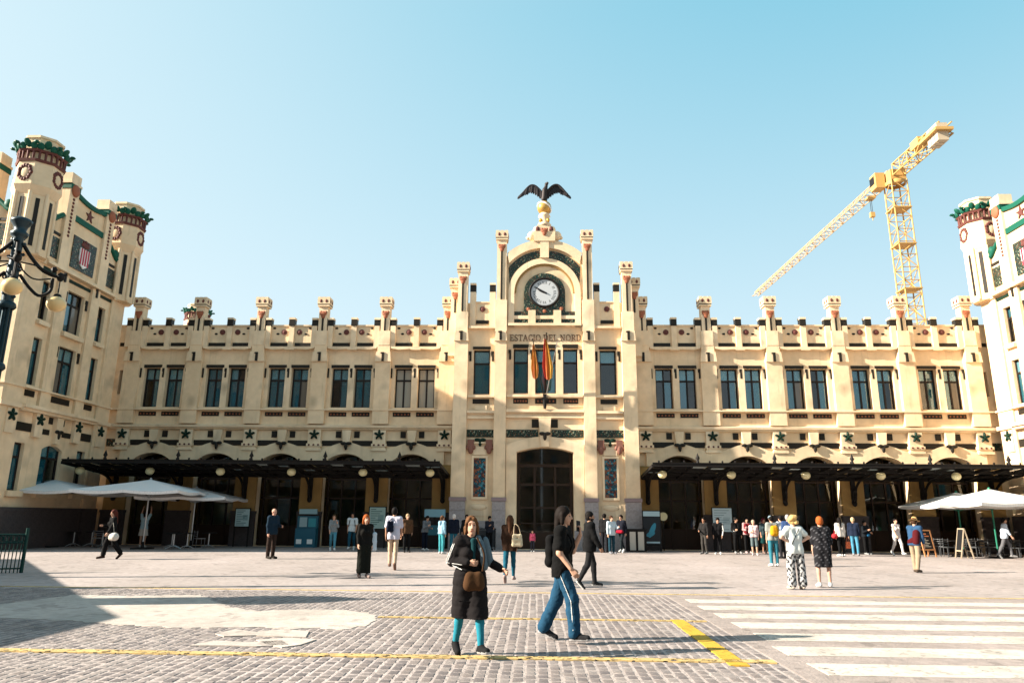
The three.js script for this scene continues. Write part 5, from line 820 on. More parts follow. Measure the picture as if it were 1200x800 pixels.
// ---------------------------------------------------------------- people in the foreground
const black = [0.011, 0.011, 0.012], navy = [0.012, 0.018, 0.035], jeans = [0.045, 0.10, 0.17], teal = [0.03, 0.20, 0.26], brownHair = [0.08, 0.04, 0.02], darkHair = [0.012, 0.009, 0.008], blond = [0.50, 0.30, 0.11], whiteC = [0.72, 0.72, 0.70];
const away = Math.PI, right = Math.PI / 2, left = -Math.PI / 2;
{
  const p = person({ label: 'person in long black padded coat and teal leggings walking on the setts', x: -1.30, z: 30.62, turn: 0.42, H: 1.62, woman: true, cell: 0.012, headCell: 0.006, handCell: 0.006,
    pose: { thL: [0.02, -1, 0.36], shL: [0.02, -1, 0.10], thR: [-0.02, -1, -0.16], shR: [-0.02, -1, -0.42], footR: [-0.1, -0.4, 1], footL: [0.12, 0.12, 1], uaR: [-0.36, -1, -0.08], faR: [0.62, 0.0, 0.70], handR: [0.8, -0.1, 0.5], palmR: [0.3, 0.1, -0.8], curlR: 0.7, uaL: [0.36, -1, 0.02], faL: [0.42, -0.30, 0.7], curlL: 0.5, headYaw: -0.25, headTilt: 0.04 },
    hair: { type: 'tail', locks: true, color: [0.16, 0.08, 0.035] }, bottom: { type: 'trousers', color: [0.035, 0.26, 0.33], loose: 0.0, flare: 0.0, noise: 0.001 }, shoes: black, sole: [0.5, 0.5, 0.5],
    top: { coat: 0.47, color: [0.022, 0.019, 0.020], sleeve: 1.92, loose: 0.028, hood: true, quilt: true, noise: 0.003 },
    extras: [
      { name: 'sleeve_stripe', color: whiteC, prims: (at, J, s, cap) => [0.028, -0.028].flatMap((d) => [cap(add3(J.shR, [-0.052, 0.035, d]), add3(J.elR, [-0.066, 0.01, d * 1.0]), 0.008, 0.008), cap(add3(J.elR, [-0.066, -0.005, d * 0.6]), add3(mix3(J.elR, J.wrR, 0.75), [-0.035, -0.052 + d, 0.02]), 0.008, 0.008)]) },
      { name: 'scarf', color: [0.15, 0.20, 0.23], noise: 0.003, prims: (at, J, s, cap) => [cap(at(0.085, 0.50, 0.05), at(0.11, 0.36, 0.13), 0.045, 0.05), cap(at(0.11, 0.36, 0.13), at(0.15, 0.14, 0.16), 0.05, 0.045), cap(add3(J.shL, [0.02, 0, 0.03]), add3(J.elL, [0.0, 0, 0.045]), 0.062, 0.058)] },
      { name: 'top', color: [0.012, 0.06, 0.07], prims: (at, J, s, cap) => [cap(at(0.0, 0.47, 0.10), at(0.0, 0.22, 0.145), 0.042, 0.02)] },
      { name: 'coat_seams', color: [0.010, 0.010, 0.011], noise: 0, prims: (at, J, s, cap) => [0.1, -0.14, -0.28].flatMap((y) => [cap(at(-0.18, y, 0.10), at(0.0, y - 0.01, 0.165), 0.008, 0.008), cap(at(0.0, y - 0.01, 0.165), at(0.18, y, 0.10), 0.008, 0.008)]) },
    ] });
  bag('crossbody_bag', 'rounded brown leather bag hanging in front of the padded coat', 'bag', p.world([-0.03, 0.88, 0.245]), [0.25, 0.22, 0.12], [0.10, 0.05, 0.022], 0.2, [[0.10, 0.11, 0], [0.12, 0.30, -0.04], [0.04, 0.50, -0.10]]);
}
{
  const p = person({ label: 'long-haired person in black T-shirt and blue track trousers walking with a raised phone', x: -0.12, z: 29.50, turn: 1.32, H: 1.78, cell: 0.012, headCell: 0.006, handCell: 0.006,
    pose: { thR: [-0.03, -1, 0.38], shR: [-0.01, -1, 0.06], footR: [-0.12, 0.05, 1], thL: [0.05, -1, -0.26], shL: [0.02, -1, -0.50], footL: [0.1, -0.42, 1], torso: [0, 1, 0.03], uaR: [-0.14, -1, -0.02], faR: [0.06, -0.80, 0.62], curlR: 0.5, uaL: [0.16, -0.95, 0.30], faL: [-0.10, 0.80, 0.42], handL: [-0.05, 0.98, 0.05], palmL: [-0.1, 0.1, -1], curlL: 0.75, headYaw: 0.12, headPitch: 0.05 },
    hair: { type: 'shoulder', len: 0.15, color: [0.016, 0.010, 0.008] }, beard: false, bottom: { type: 'trousers', color: [0.022, 0.085, 0.15], loose: 0.022, flare: 0.026, noise: 0.006 }, shoes: [0.02, 0.02, 0.022], sole: [0.6, 0.6, 0.6],
    top: { kind: 't_shirt', color: [0.0085, 0.0085, 0.009], sleeve: 0.72, loose: 0.022, hem: -0.13, noise: 0.0055 },
    extras: [{ name: 'trouser_stripe', color: whiteC, prims: (at, J, s, cap) => [cap(add3(J.hipR, [-0.104, -0.03, -0.01]), add3(J.knR, [-0.092, 0, 0]), 0.008, 0.008), cap(add3(J.knR, [-0.092, 0, 0]), add3(J.anR, [-0.084, 0.06, 0]), 0.008, 0.008), cap(add3(J.hipL, [0.104, -0.03, -0.01]), add3(J.knL, [0.092, 0, 0]), 0.008, 0.008), cap(add3(J.knL, [0.092, 0, 0]), add3(J.anL, [0.084, 0.06, 0]), 0.008, 0.008)] }] });
  bag('backpack', 'black backpack on the long-haired person in black', 'bag', p.world([0.03, 1.18, -0.165]), [0.28, 0.44, 0.14], [0.008, 0.008, 0.009], 1.32, [[-0.1, 0.2, 0.06], [-0.14, 0.28, 0.2], [-0.15, 0.10, 0.33], [-0.12, -0.15, 0.2]]);
  const h = p.world(add3(p.J.handL, [-0.02, 0.045, -0.025])), ph = thing('phone', 'black mobile phone held up by the long-haired person', 'phone', [h.x, h.y, h.z], 0.75);
  B().box(-0.037, 0.037, -0.075, 0.075, -0.004, 0.004).build('phone_case', M.black, ph); B().box(-0.034, 0.034, -0.071, 0.071, -0.0065, -0.0045).build('screen', M.black, ph); ph.rotation.x = -0.2;
}
person({ label: 'person in black jacket and charcoal trousers striding past the main door', x: 0.80, z: 21.95, turn: 1.75, H: 1.74, cell: 0.014, headCell: 0.008, pose: { ...POSE.walk, thL: [0, -1, 0.28], shL: [0, -1, 0.04], thR: [0, -1, -0.18], shR: [0, -1, -0.62], uaL: [0.2, -1, -0.1], faL: [0, -0.9, 0.4], headYaw: -0.2 }, hair: { type: 'short', color: darkHair }, skin: SKIN2, beard: true, bottom: { type: 'trousers', color: [0.028, 0.028, 0.030], loose: 0.008 }, top: { kind: 'jacket', color: black, sleeve: 1.95, loose: 0.036, hem: -0.14, collar: true, noise: 0.004 }, shoes: [0.03, 0.03, 0.03], sole: whiteC });
{
  const p = person({ label: 'person in brown jacket and blue jeans walking towards the main door', x: -1.16, z: 20.62, turn: away - 0.05, H: 1.62, woman: true, cell: 0.014, pose: { ...POSE.walkB, thL: [0.05, -1, -0.14], shL: [0, -1, -0.5], thR: [-0.02, -1, 0.2] }, hair: { type: 'long', color: [0.10, 0.045, 0.022] }, bottom: { type: 'trousers', color: [0.02, 0.13, 0.19], loose: 0.0, flare: 0.002 }, top: { kind: 'jacket', color: [0.055, 0.028, 0.017], sleeve: 1.95, loose: 0.026, hem: -0.17, noise: 0.004 }, shoes: [0.4, 0.3, 0.28] });
  bag('tote_bag', 'cream canvas tote bag on the shoulder of the person in brown', 'bag', p.world([-0.20, 1.06, -0.15]), [0.28, 0.32, 0.1], [0.70, 0.58, 0.42], away, [[-0.09, 0.14, 0], [-0.03, 0.34, 0.0], [0.06, 0.40, 0.05], [0.09, 0.14, 0]]);
}
{
  const p = person({ label: 'person in long black dress with orange hair walking across the plaza', x: -5.18, z: 19.58, turn: 0.5, H: 1.66, woman: true, cell: 0.015, pose: { thL: [0.02, -1, 0.14], shL: [0, -1, 0], thR: [-0.02, -1, -0.04], shR: [0, -1, -0.2], uaR: [-0.2, -1, 0.0], faR: [-0.05, -0.8, 0.4] }, hair: { type: 'shoulder', color: [0.36, 0.11, 0.025] }, bottom: { type: 'skirt', hem: 0.13, color: [0.016, 0.018, 0.014], flare: 0.0 }, top: { color: [0.016, 0.015, 0.014], sleeve: 1.9, loose: 0.016, hem: -0.05 }, shoes: [0.3, 0.22, 0.2] });
  bag('shoulder_bag', 'pale blue shirt bundled over a bag beside the long black dress', 'bag', p.world([0.25, 0.95, 0.02]), [0.16, 0.50, 0.11], [0.50, 0.58, 0.66], 0.5, [[0, 0.22, 0], [-0.05, 0.42, 0], [-0.1, 0.5, 0]]);
}
{
  const p = person({ label: 'person in pale lilac shirt and beige trousers walking away towards the canopy', x: -4.97, z: 16.6, turn: away + 0.05, H: 1.80, cell: 0.015, pose: { ...POSE.walk, thL: [0, -1, 0.1], shL: [0, -1, 0], thR: [0, -1, -0.05], shR: [0, -1, -0.25] }, hair: { type: 'short', color: darkHair }, skin: SKIN2, bottom: { type: 'trousers', color: [0.50, 0.40, 0.31], loose: 0.004 }, top: { kind: 'shirt', color: [0.58, 0.56, 0.66], sleeve: 0.85, loose: 0.018, hem: -0.15 }, shoes: [0.2, 0.12, 0.09] });
  bag('shoulder_bag', 'navy sling bag on the back of the person in lilac', 'bag', p.world([0.10, 1.32, -0.16]), [0.22, 0.34, 0.1], [0.012, 0.018, 0.04], away + 0.4, [[0.05, 0.15, 0], [-0.08, 0.25, 0.08], [-0.2, 0.2, 0.2]]);
}
person({ label: 'bald person in navy jacket and dark brown trousers standing on the plaza', x: -10.75, z: 11.3, turn: 1.1, H: 1.88, cell: 0.015, pose: { ...POSE.stand, faL: [-0.3, -0.1, 0.9], uaL: [0.2, -1, 0.15], headPitch: 0.1, thR: [-0.06, -1, 0.0] }, skin: [0.46, 0.25, 0.18], hair: { type: 'bald' }, bottom: { type: 'trousers', color: [0.045, 0.028, 0.022], loose: 0.016, flare: 0.015 }, top: { kind: 'jacket', color: [0.014, 0.035, 0.06], sleeve: 1.95, loose: 0.03, hem: -0.12, collar: true }, shoes: [0.03, 0.025, 0.02] });
{
  const p = person({ label: 'person in open black cardigan and wide black trousers walking by the grey parasols', x: -16.35, z: 12.6, turn: -0.75, H: 1.78, woman: true, cell: 0.015, pose: { ...POSE.walkB, thR: [-0.02, -1, 0.32], thL: [0.02, -1, -0.25], shL: [0, -1, -0.8], uaR: [-0.2, -1, 0.1], faR: [0.2, 0.1, 0.9], headPitch: 0.15 }, hair: { type: 'long', color: [0.12, 0.03, 0.02] }, bottom: { type: 'trousers', color: black, loose: 0.02, flare: 0.03, len: 0.85 }, top: { kind: 'cardigan', color: black, sleeve: 1.9, loose: 0.02, hem: -0.2 }, shoes: [0.04, 0.02, 0.015] });
  bag('shoulder_bag', 'white handbag on the arm of the person in black cardigan', 'bag', p.world([0.30, 0.82, 0.02]), [0.12, 0.30, 0.26], [0.62, 0.58, 0.52], -0.4, [[0, 0.12, 0], [-0.02, 0.3, 0.02], [-0.06, 0.5, 0.04]]);
}
// blonde visitor with patterned trousers, and her companion in a dark dress
{
  const pat = (x, y, z) => (Math.sin(x * 58 + 2.4 * Math.sin(y * 31)) + Math.sin(y * 44 + 2 * Math.sin(z * 52 + x * 30)) > 0.15 ? [0.035, 0.035, 0.04] : [0.50, 0.50, 0.50]);
  person({ label: 'blonde person in white top and patterned trousers standing with hands on hips', x: 5.82, z: 21.5, turn: away + 0.15, H: 1.72, woman: true, fat: 1.08, cell: 0.0135, pose: { ...POSE.hips, thL: [0.10, -1, 0.05], thR: [-0.08, -1, -0.02], curlL: 0.8, curlR: 0.8 }, skin: [0.56, 0.34, 0.25], hair: { type: 'curly', color: [0.62, 0.42, 0.20] }, bottom: { type: 'trousers', color: whiteC, loose: 0.024, flare: 0.045, len: 0.9, pattern: pat }, top: { color: [0.66, 0.70, 0.68], sleeve: 0.6, loose: 0.02, hem: -0.12 }, shoes: [0.6, 0.5, 0.42], extras: [{ name: 'bag_strap', color: [0.02, 0.02, 0.02], prims: (at, J, s, cap) => [cap(at(-0.10, 0.47, -0.105), at(0.14, 0.10, -0.135), 0.011, 0.011)] }] });
  const print = (x, y, z) => (Math.sin(x * 43 + y * 21) * Math.sin(y * 51 + z * 33) > 0.62 ? [0.10, 0.10, 0.11] : [0.014, 0.014, 0.017]);
  person({ label: 'red-haired person in knee-length dark dress standing beside the blonde person', x: 6.72, z: 20.85, turn: away - 0.1, H: 1.70, woman: true, fat: 1.12, cell: 0.0135, pose: { thL: [0.10, -1, 0.04], thR: [-0.08, -1, 0.0], uaL: [0.20, -1, 0.05], uaR: [-0.24, -1, 0.05] }, skin: [0.50, 0.29, 0.21], hair: { type: 'short', color: [0.42, 0.13, 0.03] }, bottom: { type: 'skirt', hem: 0.50, color: black, flare: 0.0, pattern: print }, top: { kind: 'dress', color: black, sleeve: 1.3, loose: 0.03, hem: -0.1, pattern: print }, shoes: [0.6, 0.6, 0.6] });
}
person({ label: 'person in straw hat, khaki trousers and an orange scarf leaning forward on the plaza', x: 11.85, z: 15.2, turn: 2.2, H: 1.74, cell: 0.015, pose: { thL: [0.06, -1, 0.18], shL: [0, -1, 0.0], thR: [-0.06, -1, -0.2], shR: [0, -1, -0.35], torso: [0, 1, 0.22], uaL: [0.15, -0.9, 0.3], faL: [-0.1, -0.3, 0.9], headPitch: 0.2 }, hair: { type: 'short', color: brownHair }, hat: { type: 'straw', color: [0.55, 0.36, 0.17] }, bottom: { type: 'trousers', color: [0.36, 0.29, 0.21], loose: 0.014, flare: 0.012 }, top: { kind: 'shirt', color: [0.04, 0.10, 0.19], sleeve: 1.8, loose: 0.02, hem: -0.1 }, shoes: [0.1, 0.07, 0.05], extras: [{ name: 'scarf', color: [0.60, 0.11, 0.02], noise: 0.003, prims: (at, J, s, cap) => [cap(at(-0.17, 0.42, 0.05), at(0.15, 0.40, 0.10), 0.055, 0.05)] }, { name: 'vest', color: [0.10, 0.012, 0.016], noise: 0.003, prims: (at, J, s, cap) => [cap(at(-0.09, 0.3, -0.06), at(-0.09, 0.0, -0.06), 0.11, 0.105), cap(at(0.0, 0.05, -0.06), at(0.09, 0.0, -0.04), 0.105, 0.105)] }] });
{
  const p = person({ label: 'person in cap and teal jeans standing with back turned before the entrance', x: 8.08, z: 12.7, turn: away + 0.1, H: 1.78, woman: true, cell: 0.016, pose: POSE.stand, hair: { type: 'short', color: darkHair }, hat: { type: 'cap', color: [0.25, 0.32, 0.36] }, bottom: { type: 'trousers', color: [0.055, 0.23, 0.29], loose: 0.0 }, top: { color: [0.30, 0.32, 0.30], sleeve: 0.7, loose: 0.02, hem: -0.08 }, shoes: whiteC });
  bag('backpack', 'bright yellow backpack on the person in cap', 'bag', p.world([0, 1.25, -0.19]), [0.30, 0.38, 0.2], [0.62, 0.33, 0.02], away + 0.1, [[-0.1, 0.15, 0.06], [-0.13, 0.24, 0.2], [-0.13, 0.0, 0.3]]);
}
// ---------------------------------------------------------------- people along the station front
const crowd = (px, z, o) => person({ x: groundX(px, z), z, cell: 0.02, handCell: 0.0095, headCell: 0.011, ...o });
crowd(165, 2.7, { label: 'person in light blue shirt and white skirt reaching up to a parasol', turn: away, H: 1.72, woman: true, pose: { uaL: [0.30, 0.9, 0.2], faL: [-0.1, 1, 0.2], uaR: [-0.3, 0.9, 0.2], faR: [0.1, 1, 0.2], torso: [0.05, 1, 0.1] }, hair: { type: 'bun', color: darkHair }, bottom: { type: 'skirt', hem: 0.58, color: [0.60, 0.58, 0.54] }, top: { kind: 'shirt', color: [0.42, 0.58, 0.66], sleeve: 0.8, loose: 0.02 }, shoes: whiteC });
crowd(389, 4.8, { label: 'person in grey top and pale jeans with a hand raised to the face', turn: 0.3, H: 1.66, woman: true, pose: { ...POSE.walk, uaL: [0.2, -0.9, 0.3], faL: [-0.3, 1, 0.35] }, hair: { type: 'long', color: [0.10, 0.06, 0.03] }, bottom: { type: 'trousers', color: [0.10, 0.28, 0.36], loose: 0.0 }, top: { color: [0.24, 0.26, 0.27], sleeve: 1.6, loose: 0.016 }, shoes: whiteC });
crowd(411, 3.5, { label: 'person in white T-shirt and blue jeans with dark backpack straps', turn: 0.1, H: 1.76, pose: POSE.walkB, skin: SKIN2, hair: { type: 'curly', color: darkHair }, bottom: { type: 'trousers', color: [0.02, 0.10, 0.15], loose: 0.012 }, top: { kind: 't_shirt', color: [0.56, 0.62, 0.64], sleeve: 0.75, loose: 0.022, hem: -0.12 }, shoes: whiteC, extras: [{ name: 'backpack_strap', color: black, prims: (at, J, s, cap) => [-1, 1].flatMap((q) => [cap(at(q * 0.11, 0.52, 0.02), at(q * 0.12, 0.38, 0.125), 0.02, 0.02), cap(at(q * 0.12, 0.38, 0.125), at(q * 0.15, 0.15, 0.10), 0.02, 0.02)]) }] });
crowd(476, 5.0, { label: 'fair-haired person in brown jacket and black trousers by the information panel', turn: 0.4, H: 1.74, pose: POSE.stand, hair: { type: 'short', color: [0.45, 0.34, 0.22] }, bottom: { type: 'trousers', color: black, loose: 0.01 }, top: { kind: 'jacket', color: [0.12, 0.065, 0.035], sleeve: 1.95, loose: 0.03, hem: -0.12 }, shoes: black });
crowd(497, 2.9, { label: 'person in grey hooded sweater bending beside the blue kiosk', turn: 0.9, H: 1.68, pose: { ...POSE.phone, torso: [0, 1, 0.25], headPitch: 0.3 }, hair: { type: 'short', color: darkHair }, bottom: { type: 'trousers', color: navy, loose: 0.01 }, top: { color: [0.20, 0.22, 0.24], sleeve: 1.9, loose: 0.026, hood: true }, shoes: whiteC });
crowd(517, 6.2, { label: 'person in light blue sweater and turquoise trousers near the central block', turn: 2.4, H: 1.68, woman: true, pose: POSE.stand, hair: { type: 'tail', color: [0.16, 0.08, 0.04] }, bottom: { type: 'trousers', color: [0.08, 0.34, 0.38], loose: 0.008 }, top: { color: [0.30, 0.46, 0.58], sleeve: 1.9, loose: 0.026, hood: true }, shoes: whiteC });
crowd(531, 3.9, { label: 'white-haired person in navy jacket and blue jeans near the central block', turn: away + 0.3, H: 1.75, pose: POSE.stand, hair: { type: 'short', color: [0.62, 0.60, 0.58] }, bottom: { type: 'trousers', color: [0.03, 0.16, 0.22], loose: 0.008 }, top: { kind: 'jacket', color: navy, sleeve: 1.95, loose: 0.03, hem: -0.12 }, shoes: black });
crowd(546, 2.7, { label: 'dark-haired person in black standing at the pale central pier', turn: 0.2, H: 1.74, pose: POSE.stand, hair: { type: 'short', color: darkHair }, bottom: { type: 'trousers', color: black, loose: 0.01 }, top: { color: [0.02, 0.02, 0.022], sleeve: 1.9, loose: 0.02 }, shoes: black });
crowd(573, 2.1, { label: 'person in black looking at a phone beside the main door', turn: 0.5, H: 1.68, pose: { ...POSE.phone, headPitch: 0.35 }, hair: { type: 'short', color: darkHair }, skin: SKIN2, bottom: { type: 'trousers', color: black, loose: 0.01 }, top: { color: [0.03, 0.035, 0.05], sleeve: 1.9, loose: 0.02 }, shoes: black });
crowd(624, 3.2, { label: 'small child in pink in front of the main door', turn: 0.1, H: 1.02, woman: true, pose: POSE.stand, hair: { type: 'bun', color: brownHair }, bottom: { type: 'trousers', color: [0.05, 0.05, 0.07], loose: 0.006 }, top: { color: [0.55, 0.12, 0.20], sleeve: 1.9, loose: 0.024 }, shoes: whiteC });
crowd(709, 3.3, { label: 'person in black seen from behind beside the main door', turn: away - 0.5, H: 1.84, pose: POSE.stand, hair: { type: 'short', color: darkHair }, bottom: { type: 'trousers', color: [0.02, 0.02, 0.026], loose: 0.01 }, top: { kind: 'jacket', color: [0.016, 0.016, 0.018], sleeve: 1.95, loose: 0.028 }, shoes: black });
crowd(717, 4.5, { label: 'person in pale blue shirt and dark jeans beside the main door', turn: 0.5, H: 1.74, pose: { uaL: [0.35, -0.9, 0.2], faL: [-0.2, 0.2, 0.8] }, hair: { type: 'short', color: brownHair }, bottom: { type: 'trousers', color: [0.02, 0.07, 0.10], loose: 0.008 }, top: { kind: 'shirt', color: [0.50, 0.60, 0.66], sleeve: 1.9, loose: 0.02, hem: -0.12 }, shoes: [0.2, 0.2, 0.22] });
crowd(729, 3.5, { label: 'short-haired person in navy jacket with a red bag beside the main door', turn: -0.7, H: 1.76, pose: { ...POSE.walk, headPitch: 0.2 }, hair: { type: 'short', color: darkHair }, bottom: { type: 'trousers', color: [0.02, 0.03, 0.035], loose: 0.008 }, top: { kind: 'jacket', color: [0.016, 0.018, 0.03], sleeve: 1.95, loose: 0.026 }, shoes: whiteC, extras: [{ name: 'waist_bag', color: [0.34, 0.015, 0.04], prims: (at, J, s, cap) => [cap(at(-0.12, 0.0, 0.16), at(0.12, 0.0, 0.16), 0.08, 0.08)] }] });
crowd(826, 3.8, { label: 'person in grey trousers standing in the shade of the canopy', turn: -0.9, H: 1.70, pose: { thL: [0.1, -1, 0.1], shL: [0.02, -1, -0.15], torso: [0.06, 1, 0.0], uaR: [-0.3, -0.9, 0.2], faR: [0.5, -0.2, 0.7] }, hair: { type: 'short', color: darkHair }, skin: SKIN2, bottom: { type: 'trousers', color: [0.07, 0.065, 0.06], loose: 0.01 }, top: { color: [0.03, 0.028, 0.028], sleeve: 1.9, loose: 0.02 }, shoes: [0.2, 0.2, 0.2] });
crowd(842, 3.8, { label: 'person in black with pale sleeves stooping in front of a pale panel', turn: -0.3, H: 1.72, pose: { torso: [0.1, 1, 0.3], headPitch: 0.4, faL: [-0.1, -1, 0.3] }, hair: { type: 'short', color: darkHair }, bottom: { type: 'trousers', color: black, loose: 0.01 }, top: { color: [0.013, 0.013, 0.015], sleeve: 1.8, loose: 0.022 }, shoes: whiteC, extras: [{ name: 'sleeve_stripe', color: whiteC, prims: (at, J, s, cap) => [cap(add3(J.shL, [0.03, 0.03, 0.03]), add3(J.elL, [0.03, 0, 0.03]), 0.035, 0.035), cap(add3(J.elL, [0.02, 0, 0.03]), add3(J.wrL, [0.01, 0.02, 0.02]), 0.032, 0.03)] }] });
crowd(865, 2.9, { label: 'person in black holding a small white bag under the canopy', turn: 0.1, H: 1.72, pose: { faR: [0.3, 0, 0.9], thR: [-0.12, -1, 0.1], torso: [-0.05, 1, 0.05], headYaw: 0.6 }, hair: { type: 'short', color: darkHair }, skin: SKIN2, bottom: { type: 'trousers', color: black, loose: 0.012 }, top: { color: black, sleeve: 1.9, loose: 0.026 }, shoes: [0.3, 0.3, 0.3], extras: [{ name: 'waist_bag', color: whiteC, prims: (at, J, s, cap) => [cap(at(-0.16, 0.16, 0.14), at(-0.12, 0.16, 0.15), 0.07, 0.07)] }] });
crowd(877, 2.5, { label: 'person in red waistcoat over pink sleeves under the canopy', turn: 0.2, H: 1.72, woman: true, pose: { faL: [-0.4, -0.1, 0.8], faR: [0.4, -0.1, 0.8] }, hair: { type: 'shoulder', color: darkHair }, bottom: { type: 'trousers', color: black, loose: 0.008 }, top: { color: [0.50, 0.32, 0.32], sleeve: 1.9, loose: 0.016 }, shoes: [0.4, 0.3, 0.3], extras: [{ name: 'waistcoat', color: [0.22, 0.02, 0.03], noise: 0.003, prims: (at, J, s, cap) => [-1, 1].map((q) => cap(at(q * 0.075, 0.40, 0.02), at(q * 0.065, 0.02, 0.02), 0.115, 0.12)) }] });
crowd(885, 4.7, { label: 'person in pale pink shirt and patterned shorts under the canopy', turn: -0.2, H: 1.60, woman: true, pose: { ...POSE.stand, faR: [0.3, 0.1, 0.8] }, hair: { type: 'short', color: [0.45, 0.36, 0.28] }, bottom: { type: 'trousers', color: [0.14, 0.18, 0.19], loose: 0.014, len: 0.1 }, top: { kind: 'shirt', color: [0.60, 0.44, 0.44], sleeve: 1.5, loose: 0.022 }, shoes: [0.5, 0.4, 0.4] });
crowd(897, 2.7, { label: 'person in dark green dress with reddish hair under the canopy', turn: 0.3, H: 1.70, woman: true, pose: POSE.stand, skin: SKIN2, hair: { type: 'shoulder', color: [0.16, 0.02, 0.03] }, bottom: { type: 'skirt', hem: 0.5, color: [0.01, 0.06, 0.06] }, top: { color: [0.06, 0.09, 0.10], sleeve: 1.3, loose: 0.02 }, shoes: [0.2, 0.14, 0.12] });
crowd(918, 7.2, { label: 'dark-haired person in white shirt in the group before the entrance', turn: away + 0.4, H: 1.80, pose: POSE.stand, hair: { type: 'short', color: darkHair }, bottom: { type: 'trousers', color: [0.03, 0.03, 0.035], loose: 0.01 }, top: { kind: 'shirt', color: [0.55, 0.60, 0.68], sleeve: 0.8, loose: 0.02 }, shoes: black });
crowd(926, 8.0, { label: 'grey-haired person in blue jacket in the group before the entrance', turn: away - 0.3, H: 1.80, pose: POSE.walk, hair: { type: 'short', color: [0.40, 0.38, 0.36] }, bottom: { type: 'trousers', color: [0.22, 0.20, 0.18], loose: 0.01 }, top: { kind: 'jacket', color: [0.05, 0.09, 0.20], sleeve: 1.95, loose: 0.024 }, shoes: [0.6, 0.4, 0.4] });
{
  const p = crowd(987, 4.6, { label: 'long-haired person in white jacket and black trousers by the yellow pier', turn: away + 0.2, H: 1.74, woman: true, pose: POSE.stand, hair: { type: 'long', color: darkHair }, bottom: { type: 'trousers', color: black, loose: 0.0 }, top: { kind: 'jacket', color: [0.66, 0.60, 0.54], sleeve: 1.95, loose: 0.036, hem: -0.08 }, shoes: whiteC });
  bag('shopping_bag', 'orange shopping bag held by the person in white jacket', 'bag', p.world([-0.34, 0.52, 0.0]), [0.26, 0.32, 0.1], [0.62, 0.20, 0.10], 0.2, [[-0.08, 0.14, 0], [0, 0.34, 0], [0.08, 0.14, 0]]);
  bag('handbag', 'red handbag hanging at the side of the white jacket', 'bag', p.world([0.30, 0.92, 0.0]), [0.14, 0.22, 0.2], [0.50, 0.05, 0.06], 0.2, [[0, 0.1, -0.06], [0, 0.26, 0], [0, 0.1, 0.06]]);
}
crowd(1003, 3.9, { label: 'fair-haired person in navy sweater and light blue jeans by the yellow pier', turn: away - 0.4, H: 1.76, pose: { ...POSE.stand, thL: [0.02, -1, 0.12], shL: [0, -1, -0.12], thR: [-0.06, -1, -0.05] }, hair: { type: 'short', color: [0.55, 0.42, 0.28] }, bottom: { type: 'trousers', color: [0.10, 0.29, 0.40], loose: 0.004 }, top: { color: [0.02, 0.03, 0.06], sleeve: 1.9, loose: 0.028 }, shoes: [0.3, 0.3, 0.32] });
crowd(1016, 2.7, { label: 'dark-clothed person with a blue bag standing behind the navy sweater', turn: 0.6, H: 1.62, pose: POSE.phone, hair: { type: 'short', color: darkHair }, skin: SKIN2, bottom: { type: 'trousers', color: black, loose: 0.01 }, top: { color: [0.016, 0.02, 0.026], sleeve: 1.9, loose: 0.026 }, shoes: [0.3, 0.3, 0.3], extras: [{ name: 'waist_bag', color: [0.03, 0.16, 0.30], prims: (at, J, s, cap) => [cap(at(0.02, 0.05, 0.15), at(0.1, 0.05, 0.14), 0.09, 0.08)] }] });
crowd(1053, 3.5, { label: 'person in sleeveless white top and white trousers walking by the chalkboard', turn: 0.3, H: 1.70, woman: true, pose: POSE.walk, hair: { type: 'bun', color: darkHair }, bottom: { type: 'trousers', color: [0.62, 0.58, 0.56], loose: 0.008 }, top: { color: [0.68, 0.62, 0.60], sleeve: 0, loose: 0.018, hem: -0.14 }, shoes: whiteC });
crowd(1180, 5.2, { label: 'person in light blue shirt and grey trousers striding past the white parasols', turn: 1.2, H: 1.78, pose: { ...POSE.walk, thL: [0, -1, 0.42], thR: [0, -1, -0.34], shR: [0, -1, -0.55], torso: [0, 1, 0.1] }, hair: { type: 'short', color: darkHair }, bottom: { type: 'trousers', color: [0.16, 0.16, 0.17], loose: 0.01 }, top: { kind: 'shirt', color: [0.52, 0.60, 0.70], sleeve: 1.6, loose: 0.024, hem: -0.12 }, shoes: [0.3, 0.3, 0.3] });
